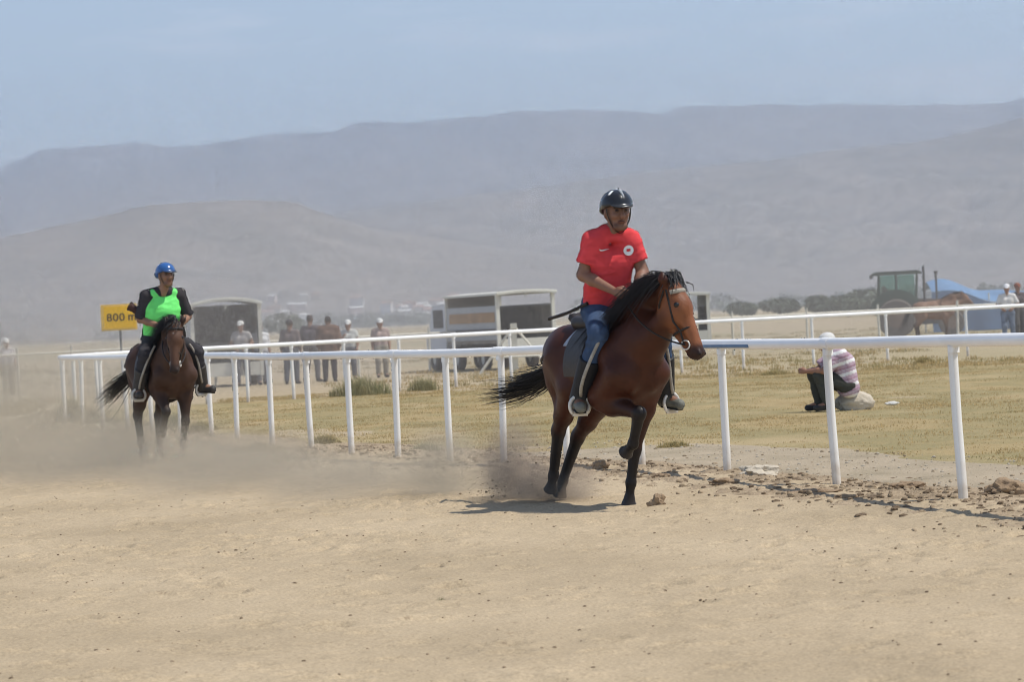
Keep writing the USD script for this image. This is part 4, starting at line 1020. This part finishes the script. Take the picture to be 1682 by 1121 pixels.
# ------------------------------------------------------------------ town and trees at the foot of the hills
LOW_A = np.array(LOW)
def low_z(az, r):
    T = (r - 3300) / 1900.0; top = math.tan(math.radians(np.interp(az, LOW_A[:, 0], LOW_A[:, 1]))) * 5200 + CAM_H
    return top * (.5 * T + .5 * T ** 2.2)
M_house = [mat("house_wall_" + k, c, .8, .08, .2) for k, c in (("white", (.72, .70, .66)), ("cream", (.62, .55, .45)), ("pink", (.60, .45, .38)))]
M_roof = mat("tile_roof", (.35, .16, .10), .8, .2, .3); M_win = mat("dark_window", (.06, .07, .08), .3, .1, 1)
gt = np.random.default_rng(12)
for i in range(34):
    px_ = gt.uniform(440, 765) if i < 26 else gt.uniform(560, 760); az = math.degrees(math.atan((px_ - 841) / 5300.0)); r = gt.uniform(3420, 3900)
    w_, d_, h_ = gt.uniform(8, 17), gt.uniform(8, 12), gt.uniform(5, 11)
    x, y = math.sin(math.radians(az)) * r, math.cos(math.radians(az)) * r
    k = int(gt.integers(0, 3))
    t = thing("house", ("white", "cream", "pinkish")[k] + " house of the far town below the left hill", "house", (x, y, low_z(az, r) - 1.5), float(gt.uniform(-20, 20)), group=("white", "cream", "pinkish")[k] + " houses of the far town")
    obj("wall", box(-w_ / 2, w_ / 2, -d_ / 2, d_ / 2, -6, h_), M_house[k], t)
    from shapely.geometry import Polygon
    rf = trimesh.creation.extrude_polygon(Polygon([(-d_ / 2 - .4, h_ + .01), (d_ / 2 + .4, h_ + .01), (0, h_ + 2.2)]), w_ + .8); rf.apply_transform(np.array([[0, 0, 1, -w_ / 2 - .4], [1, 0, 0, 0], [0, 1, 0, 0], [0, 0, 0, 1.0]]))
    obj("roof", rf, M_roof if gt.random() < .4 else M_house[0], t)
    for q in np.linspace(-w_ / 2 + 1.5, w_ / 2 - 1.5, max(2, int(w_ / 4))):
        for zf in np.arange(1.6, h_ - 1.5, 3.0): obj("window", box(q - .6, q + .6, -d_ / 2 - .06, -d_ / 2 + .1, zf, zf + 1.4), M_win, t)


def leaf_crown(c, r, n, g, size):
    """Leaf clumps spread through a lumpy crown."""
    P = g.normal(0, 1, (n, 3)); P /= np.linalg.norm(P, axis=1, keepdims=True); rad = g.uniform(.35, 1, n) ** .5
    P = P * rad[:, None] * np.array(r) * (0.75 + .5 * meshkit.noise(P * 2.3 + g.uniform(0, 9, 3), 1))[:, None] + np.array(c)
    A = g.normal(0, 1, (n, 3)); A /= np.linalg.norm(A, axis=1, keepdims=True); Bv = np.cross(A, g.normal(0, 1, (n, 3))); Bv /= np.linalg.norm(Bv, axis=1, keepdims=True)
    s = size * g.uniform(.6, 1.3, n)[:, None]
    V = np.stack([P - A * s, P + Bv * s * .5, P + A * s, P - Bv * s * .5], 1).reshape(-1, 3); i = np.arange(n)[:, None] * 4
    return trimesh.Trimesh(V, np.vstack([i + [0, 1, 2], i + [0, 2, 3]]), process=False)


M_leaf = mat("far_foliage", (.085, .105, .065), .9, .35, .05)
wood = []
for i in range(150):
    if i < 75: px_, r = gt.uniform(415, 790), gt.uniform(2000, 3000)
    elif i < 95: px_, r = gt.uniform(-200, 400), gt.uniform(2200, 3100)
    else: px_, r = gt.uniform(930, 1900), gt.uniform(1600, 2700)
    az = math.atan((px_ - 841) / 5300.0); x, y = math.sin(az) * r, math.cos(az) * r
    hh = gt.uniform(5.0, 10.0) * (1.0 if i < 95 else .9); ww = gt.uniform(5, 11)
    wood.append(leaf_crown((x, y, hh * .55), (ww, ww, hh * .55), 90, gt, 1.6)); wood.append(tube([(x, y, -.2), (x, y, hh * .5)], .2, 5))
obj("tree_line", cat(*wood), M_leaf, kind="stuff", label="hazy line of scrubby trees across the far plain", cat="trees")
for i, (px_, r, hh, ww, lab) in enumerate([(468, 480, 3.9, 3.2, "round hazy tree standing right of the arched trailer"), (1345, 330, 2.2, 1.3, "small upright dark tree left of the tractor"), (1283, 400, 2.3, 2.6, "low bushy tree on the plain left of the tractor"), (1395, 300, 2.0, 2.6, "wide dark bush touching the tractor's left side"), (1432, 310, 2.5, 2.4, "dark bush behind the tractor cab's left end"), (1220, 420, 2.0, 2.2, "pale hazy bush right of the bay horse's face")]):
    az = math.atan((px_ - 841) / 5300.0); x, y = math.sin(az) * r, math.cos(az) * r
    t = thing("tree", lab, "tree", (x, y, -.03))
    obj("trunk", cat(tube([(0, 0, 0), (.05, 0, hh * .35), (.1, .1, hh * .6)], [.16, .12, .06], 6), tube([(.03, 0, hh * .3), (-.6, .2, hh * .6)], [.08, .03], 5), tube([(.03, 0, hh * .28), (.7, -.2, hh * .62)], [.08, .03], 5)), M_inside, t)
    obj("crown", cat(leaf_crown((0, 0, hh * .6), (ww, ww, hh * .42), 700, gt, .28), leaf_crown((ww * .4, 0, hh * .5), (ww * .6, ww * .6, hh * .35), 300, gt, .28)), M_leaf, t)

# ------------------------------------------------------------------ stones, clods, grass, weeds
def stone(r, seed, rough=.35, sub=2):
    m = trimesh.creation.icosphere(sub, 1.0); V = np.array(m.vertices)
    V = V * (1 + rough * (meshkit.fbm(V * 1.7 + seed * 3.1, 3, seed) - .5) * 2)[:, None] * np.array(r); m.vertices = V; return m


M_clod = mat("earth_clod", (.33, .235, .145), .95, scale=9, color2=(.19, .13, .08), bump=.8, bscale=40)
M_stone = mat("pale_stone", (.44, .385, .30), .9, .15, 5, bump=.5, bscale=30)
def zat(x, y): return float(bank_height(np.array(x), np.array(y)))
for k, (x, y, r, lab, m) in enumerate([
    (1.98, 26.5, (.15, .12, .075), "big pale lump of earth just right of the third post from the right", M_stone), (2.30, 22.75, (.085, .05, .028), "dark flat clod lying on the sand between the two nearest posts", M_clod),
    (2.86, 23.9, (.11, .07, .045), "dark crumbled clod beside the nearest post", M_clod), (3.40, 22.5, (.14, .10, .075), "largest dark heap of earth at the right edge of the track", M_clod),
    (1.18, 26.9, (.075, .05, .035), "brown clod right of the bay horse's planted foreleg", M_clod), (.74, 28.9, (.075, .06, .05), "brown clod seen between the bay horse's legs", M_clod),
    (2.18, 23.7, (.16, .09, .028), "flat reddish clod by the second post from the right", M_clod), (1.62, 25.5, (.10, .06, .03), "dark clod left of the big pale lump", M_clod), (.98, 23.1, (.06, .055, .065), "lump of earth thrown up in front of the bay horse's hoof", M_clod)]):
    x_, y_ = x, y; t = obj("earth_clod" if m is M_clod else "earth_lump", (lambda q: (q.apply_translation([x_, y_, zat(x_, y_) + r[2] * .45]), q)[1])(stone(r, k + 2, .75, 3)), m, None, 35, label=lab, cat="clod" if m is M_clod else "lump")

sr = stone((.25, .22, .155), 5, .3, 3); sr.apply_translation([4.42, 42.0, .09]); obj("stone", sr, M_stone, None, 40, label="pale rounded boulder that the striped man sits on", cat="boulder")
sr = stone((.085, .06, .03), 8, .5); sr.apply_translation([4.95, 42.4, .04]); obj("litter", sr, mat("white_litter", (.55, .54, .5), .7, .08, 9), None, 30, label="scrap of white litter on the turf right of the boulder", cat="litter")


def scatter(name, protos, mats, pos, scale, yaw, label, category):
    pi = UsdGeom.PointInstancer.Define(stage, free_path(name)); paths = []
    for i, (p, m) in enumerate(zip(protos, mats)):
        obj("piece", p, m, pi.GetPrim(), 40); paths.append(Sdf.Path(pi.GetPath().pathString + "/piece" + (f"_{i:03d}" if i else "")))
    pi.CreatePrototypesRel().SetTargets(paths)
    n = len(pos); g = np.random.default_rng(n)
    pi.CreateProtoIndicesAttr(Vt.IntArray.FromNumpy(g.integers(0, len(protos), n).astype(np.int32)))
    pi.CreatePositionsAttr(Vt.Vec3fArray.FromNumpy(np.asarray(pos, np.float32)))
    s = np.asarray(scale, np.float32); s = np.repeat(s[:, None], 3, 1) if s.ndim == 1 else s
    pi.CreateScalesAttr(Vt.Vec3fArray.FromNumpy(s))
    pi.CreateOrientationsAttr(Vt.QuathArray([Gf.Quath(float(math.cos(a / 2)), 0.0, 0.0, float(math.sin(a / 2))) for a in yaw]))
    tag(pi.GetPrim(), label, category, None, "stuff")


g = np.random.default_rng(21)
n = 3600
y = 18 + 20 * g.random(n) ** 1.5; x = RAIL(y) + g.normal(-.05, .48, n)
z = bank_height(x, y)
scatter("earth_crumbs", [stone((1, .8, .6), 31, .5, 1), stone((1, .7, .7), 32, .5, 1), stone((.9, .9, .5), 33, .5, 1)], [M_clod, M_bank, M_clod], np.c_[x, y, z + .003], .005 + .030 * g.random(n) ** 3, g.uniform(0, 6.3, n), "crumbs of dug earth strewn along the rail", "earth")
n = 4200
y = 10.5 + 22 * g.random(n) ** 1.2; x = g.uniform(-5.5, 4.5, n); k = x < RAIL(y) - .3; x, y = x[k], y[k]; n = len(x)
z = track_height(x[:, None], y[:, None])[:, 0]
scatter("pebbles", [stone((1, .8, .55), 41, .4, 1), stone((1, .7, .6), 42, .4, 1)], [M_clod, M_bank], np.c_[x, y, z], .002 + .010 * g.random(n) ** 3.5, g.uniform(0, 6.3, n), "pebbles and specks of earth on the track sand", "pebbles")


n = 170
r_ = g.random(n); x = .20 - .50 * r_ + g.normal(0, .13, n); y = 24.5 + .9 * r_ + g.normal(0, .2, n); z = np.abs(g.normal(0, .18, n)) * (1.2 - r_) + .03
scatter("flying_dirt", [stone((1, .8, .6), 51, .5, 1), stone((1, .7, .7), 52, .5, 1)], [M_clod, M_bank], np.c_[x, y, z], .003 + .010 * g.random(n) ** 3, g.uniform(0, 6.3, n), "grit thrown up by the bay horse's hind hooves", "dirt")
n = 1500
y = g.uniform(18, 36, n); x = RAIL(y) + g.uniform(.4, 2.6, n)
scatter("path_stones", [stone((1, .8, .55), 61, .4, 1), stone((1, .7, .6), 62, .4, 1)], [M_stone, M_bank], np.c_[x, y, level(x, y) + .032], .004 + .018 * g.random(n) ** 4, g.uniform(0, 6.3, n), "small stones on the gravel band behind the rail", "stones")


def tuft(nb, h, spread, seed, wid=.004, bend=.5, root=False):
    q = np.random.default_rng(seed); V, F = [], []
    for i in range(nb):
        a, r = q.uniform(0, 6.28), spread * q.random() ** .6; p = np.array([math.cos(a) * r, math.sin(a) * r, -.01]); L = h * q.uniform(.5, 1.1) * (1 - .65 * (r / spread) ** 2); b = q.uniform(0, 6.28)
        d = np.array([math.cos(b), math.sin(b), 0]); s = np.array([-d[1], d[0], 0]) * wid; k = bend * q.uniform(.2, 1)
        m = p + d * L * .25 * k + [0, 0, L * .6]; e = p + d * L * k + [0, 0, L * (1 - .3 * k)]; j = len(V)
        if root:
            if not V: V += [np.array([-wid, 0, -.01]), np.array([wid, 0, -.01])]
            j = len(V); V += [m - s * .8, m + s * .8, e]; F += [[0, 1, j + 1], [0, j + 1, j], [j, j + 1, j + 2]]; continue
        V += [p - s, p + s, m - s * .8, m + s * .8, e]; F += [[j, j + 1, j + 3], [j, j + 3, j + 2], [j + 2, j + 3, j + 4]]
    return trimesh.Trimesh(np.array(V), np.array(F), process=False)


def leaf_mat(name, c1, c2, scale):
    return usdkit.material(stage, "/World/Looks/" + name, {"g": ("geometry", {}), "n": ("noise_texture", {"scale": scale, "detail": 4.0}), "r": ("rgb_ramp", {"ramp": [(.3, c2), (.7, c1)]}),
        "d": ("diffuse_bsdf", {}), "t": ("translucent_bsdf", {}), "m": ("mix_closure", {"fac": .45})},
        [("g.position", "n.vector"), ("n.fac", "r.fac"), ("r.color", "d.color"), ("r.color", "t.color"), ("d.BSDF", "m.closure1"), ("t.BSDF", "m.closure2")], surface="m.closure")


M_straw = leaf_mat("dry_grass", (.54, .40, .20), (.42, .315, .155), .6); M_straw2 = leaf_mat("half_dry_grass", (.42, .335, .165), (.33, .275, .13), .6); M_weed = leaf_mat("grey_green_weed", (.27, .265, .145), (.40, .345, .205), 2.0)
n = 15000
y = 22 + 48 * g.random(n) ** 0.9; x = RAIL(np.minimum(y, 54)) + .9 + g.random(n) * (4 + .27 * y); p3 = np.stack([x, y, x * 0], -1)
w = meshkit.fbm(p3 * [.35, .16, 1], 3, 61); k = (w > .22 + .38 * g.random(n)) & ~((y < 34) & (x < RAIL(y) + 2.6) & (g.random(n) < .55)); x, y = x[k], y[k]; n = len(x)
scatter("dry_grass", [tuft(34, .042, .26, 1, .005, 1.3), tuft(30, .055, .28, 2, .005, 1.2), tuft(34, .036, .28, 3, .005, 1.3)], [M_straw, M_straw, M_straw2], np.c_[x, y, level(x, y) + .005], g.uniform(.5, 1.25, n), g.uniform(0, 6.3, n), "short dry grass over the infield", "grass")
n = 5000
y = 64 + 100 * g.random(n) ** 1.3; x = (g.random(n) - .5) * .42 * y + 2; k = meshkit.fbm(np.stack([x, y, x * 0], -1) * [.15, .08, 1], 3, 66) > .5; x, y = x[k], y[k]; n = len(x)
scatter("dry_grass", [tuft(24, .10, .22, 4, .008), tuft(24, .12, .24, 5, .008)], [M_straw, M_straw2], np.c_[x, y, x * 0 - .03], g.uniform(.6, 1.5, n), g.uniform(0, 6.3, n), "sparser dry grass beyond the second rail", "grass")
for i, (x, y, wd, h, nb, m, lab) in enumerate([
    (-3.15, 66.3, .66, .56, 230, M_weed, "wide grey-green shrub under the second rail left of the middle"), (-1.92, 68.0, .34, .42, 90, M_weed, "small weedy shrub right of the wide shrub"), (-7.85, 57.2, .32, .60, 190, M_weed, "dusty upright weed by the bend of the rail at the left"),
    (-3.05, 37.9, .55, .16, 260, M_straw2, "flat tuft of grass at the foot of the near rail left of the middle"), (-2.35, 39.4, .35, .18, 150, M_straw2, "pale tuft behind the near rail beside the flat tuft"), (-4.6, 47.2, .4, .22, 160, M_straw2, "tuft behind the rail right of the dark horse"),
    (-7.2, 55.2, .28, .36, 120, M_weed, "low dusty weed at the end post of the near rail"), (8.9, 70.0, .4, .22, 130, M_straw2, "dry clump before the second rail below the tractor"), (-.43, 16.4, .045, .03, 24, M_weed, "tiny green sprig alone on the sand in the foreground"), (-1.0, 35.2, .3, .16, 130, M_weed, "greenish tuft at the foot of a near post left of the bay horse"), (1.6, 33.0, .35, .14, 130, M_straw2, "pale tuft on the turf just behind the bay horse's legs"), (-5.3, 50.0, .4, .3, 150, M_weed, "grey weed behind the near rail at the dark horse's right"), (5.4, 66.5, .55, .14, 150, M_straw2, "low brownish clump right of the bay horse by the second rail")]):
    m_ = tuft(nb * (3 if nb > 30 else 1), h, wd * (1 if h > .3 else .62), 70 + i, .008 if h > .1 else .0022, .8, root=nb < 30); m_.apply_translation([x, y, float(level(np.array(x), np.array(y))) + (0.03 if y < 20 else .0)])
    t = obj("shrub" if h > .3 else "grass_clump", m_, m, None, kind="stuff" if nb < 30 else None, label=lab, cat="shrub" if h > .3 else "grass clump")

# whips, and the marks on the shirt
def world_of(O, head, p):
    a = math.radians(head); return np.array([O[0] + math.cos(a) * p[0] - math.sin(a) * p[1], O[1] + math.sin(a) * p[0] + math.cos(a) * p[1], O[2] + p[2]])
w1 = [world_of(O1, HEAD1, p) for p in [(-.02, -.20, 1.46), (-.20, -.27, 1.40), (-.42, -.33, 1.36)]]
t = obj("whip", tube(w1, [.013, .011, .012], 8), M_leather, None, True, label="short dark whip sticking out behind the rider in red", cat="whip")
w2 = [world_of(O2, HEAD2, p) for p in [(.03, -.25, 1.60), (-.02, -.33, 1.70), (-.05, -.38, 1.74)]]
t = obj("whip", tube(w2, [.018, .04, .05], 8), mat("dark_red_leather", (.05, .02, .015), .7, .2, 20), None, True, label="dark red padded whip end under the green rider's right arm", cat="whip")


def patch(name, parent, outline, centre, right, up, fwd, surf, mat_, off=.004):
    """A flat print laid on cloth: the outline, in metres, pushed forward on to the nearest cloth."""
    from shapely.geometry import Polygon
    poly = outline if hasattr(outline, "exterior") else Polygon(outline)
    v, f = trimesh.creation.triangulate_polygon(poly.segmentize(.008), engine="earcut")
    u_, iv = np.unique(f, return_inverse=True); v, f = v[u_], iv.reshape(f.shape)
    s2 = np.c_[(surf - centre) @ right, (surf - centre) @ up]; dep = (surf - centre) @ fwd
    keep = dep > -.08; T = cKDTree(s2[keep]); _, k = T.query(v, 6)
    d = dep[keep][k].max(1) + off
    V = centre + v[:, :1] * right + v[:, 1:] * up + d[:, None] * fwd
    return obj(name, (V, f), mat_, parent, True)


from shapely.geometry import Point, Polygon
shirt1 = np.array(UsdGeom.Mesh(stage.GetPrimAtPath(r1.GetPath().AppendChild("shirt"))).GetPointsAttr().Get(), float)
fw = unit([.93, -.25, .15]); rt = unit(np.cross([0, 0, 1.0], fw)); upv = np.cross(fw, rt)          # rt: the rider's left
sp = r1.GetStage().GetPrimAtPath(r1.GetPath().AppendChild("shirt"))
c0 = np.array([.15, -.03, 1.83])
crest = Point(0, 0).buffer(.036, 10)
patch("crest", sp, crest, c0 + rt * .085 + upv * -.01, rt, upv, fw, shirt1, M_white)
patch("crest_mark", sp, Polygon([(-.014, .012), (.014, .012), (.014, -.006), (0, -.018), (-.014, -.006)]), c0 + rt * .085 + upv * -.01, rt, upv, fw, shirt1, mat("crest_red", (.6, .05, .05), .8, .05, 9), .0065)
patch("chest_mark", sp, Polygon([(-.045, .004), (-.03, -.010), (-.01, -.008), (.045, .012), (-.012, .001), (-.028, -.001)]), c0 + rt * -.095 + upv * -.002, rt, upv, fw, shirt1, M_white)
vest = np.array(UsdGeom.Mesh(stage.GetPrimAtPath(r2.GetPath().AppendChild("vest"))).GetPointsAttr().Get(), float)
vp = stage.GetPrimAtPath(r2.GetPath().AppendChild("vest")); fw = unit([.95, -.3, .0]); rt = unit(np.cross([0, 0, 1.0], fw)); upv = np.cross(fw, rt)
patch("vest_print", vp, Polygon([(-.05, -.012), (.05, -.012), (.05, .012), (-.05, .012)]), np.array([.02, -.13, 1.36]), rt, upv, fw, vest, M_white)

# ------------------------------------------------------------------ dust in the air
def puff(parent, c, r, density, seed, scale=1.1, soft=1.4, lo=.28, hi=.70, col=(1.0, .82, .58)):
    c, r = np.array(c, float), np.array(r, float)
    m = trimesh.creation.icosphere(3, 1.0); m.vertices = np.array(m.vertices) * r * 1.02 + c
    k = len(stage.GetPrimAtPath("/World/Looks").GetChildren())
    M = usdkit.material(stage, f"/World/Looks/dust_{k}", {
        "g": ("geometry", {}),
        "s": ("vector_math", {"math_type": "subtract", "vector2": tuple(c)}), "q": ("vector_math", {"math_type": "divide", "vector2": tuple(r)}), "l": ("vector_math", {"math_type": "length"}),
        "f": ("map_range", {"range_type": "smoothstep", "from_min": 1.0, "from_max": 0.15, "to_min": 0.0, "to_max": 1.0, "clamp": True}), "pw": ("math", {"math_type": "power", "value2": soft}),
        "mp": ("mapping", {"scale": (1.0, 1.0, 1.5), "location": (seed * 1.7, seed * .9, 0)}), "n": ("noise_texture", {"scale": scale, "detail": 2.0, "roughness": .55}),
        "nr": ("map_range", {"range_type": "linear", "from_min": lo, "from_max": hi, "to_min": 0.05, "to_max": 1.0, "clamp": True}),
        "m": ("math", {"math_type": "multiply"}), "d": ("math", {"math_type": "multiply", "value2": density}),
        "v": ("principled_volume", {"color": col, "anisotropy": .2})},
        [("g.position", "s.vector1"), ("s.vector", "q.vector1"), ("q.vector", "l.vector1"), ("l.value", "f.value"), ("f.result", "pw.value1"), ("g.position", "mp.vector"), ("mp.vector", "n.vector"), ("n.fac", "nr.value"),
         ("pw.value", "m.value1"), ("nr.result", "m.value2"), ("m.value", "d.value1"), ("d.value", "v.density")], volume="v.volume")
    obj("puff", m, M, parent)


dc = thing("dust_cloud", "tan dust trailing across the track behind the bay horse and over the dark horse's legs", "dust", kind="stuff")
puff(dc, (.24, 24.45, .08), (.55, .55, .32), 6.5, 1, 2.8, col=(.80, .62, .46))
puff(dc, (-.02, 24.95, .24), (.42, .75, .52), 5.5, 2, 2.4, col=(.80, .62, .46))
puff(dc, (-.60, 26.2, .22), (.60, 1.6, .48), 1.8, 12, 2.0)
puff(dc, (-1.50, 28.0, .02), (1.0, 4.5, .42), 1.1, 3, 1.6)
puff(dc, (-2.7, 31.5, .03), (1.4, 6.5, .52), 1.05, 4, 1.2)
puff(dc, (-4.2, 34.5, .03), (2.0, 7.0, .68), .8, 5, .9)
puff(dc, (-5.6, 37.0, .10), (2.6, 9.5, 1.0), .36, 13, .7)
puff(dc, (-7.2, 43.0, .30), (3.6, 14.0, 1.5), .16, 6, .5)
puff(dc, (-10.5, 60.0, .6), (6.5, 20.0, 2.4), .035, 7, .3)
bg = thing("dust_haze", "thin dust hanging over the far side of the course", "dust", kind="stuff")
puff(bg, (-11.0, 78.0, 1.5), (18.0, 22.0, 6.0), .032, 9, .06, lo=.0, col=(.99, .88, .76))
puff(bg, (8.0, 105.0, 1.5), (40.0, 42.0, 9.0), .0135, 10, .04, lo=.0, col=(.99, .88, .76))
puff(bg, (0.0, 1150.0, 5.0), (900.0, 900.0, 55.0), .00045, 11, .002, lo=.0, soft=.8, col=(.97, .93, .88))
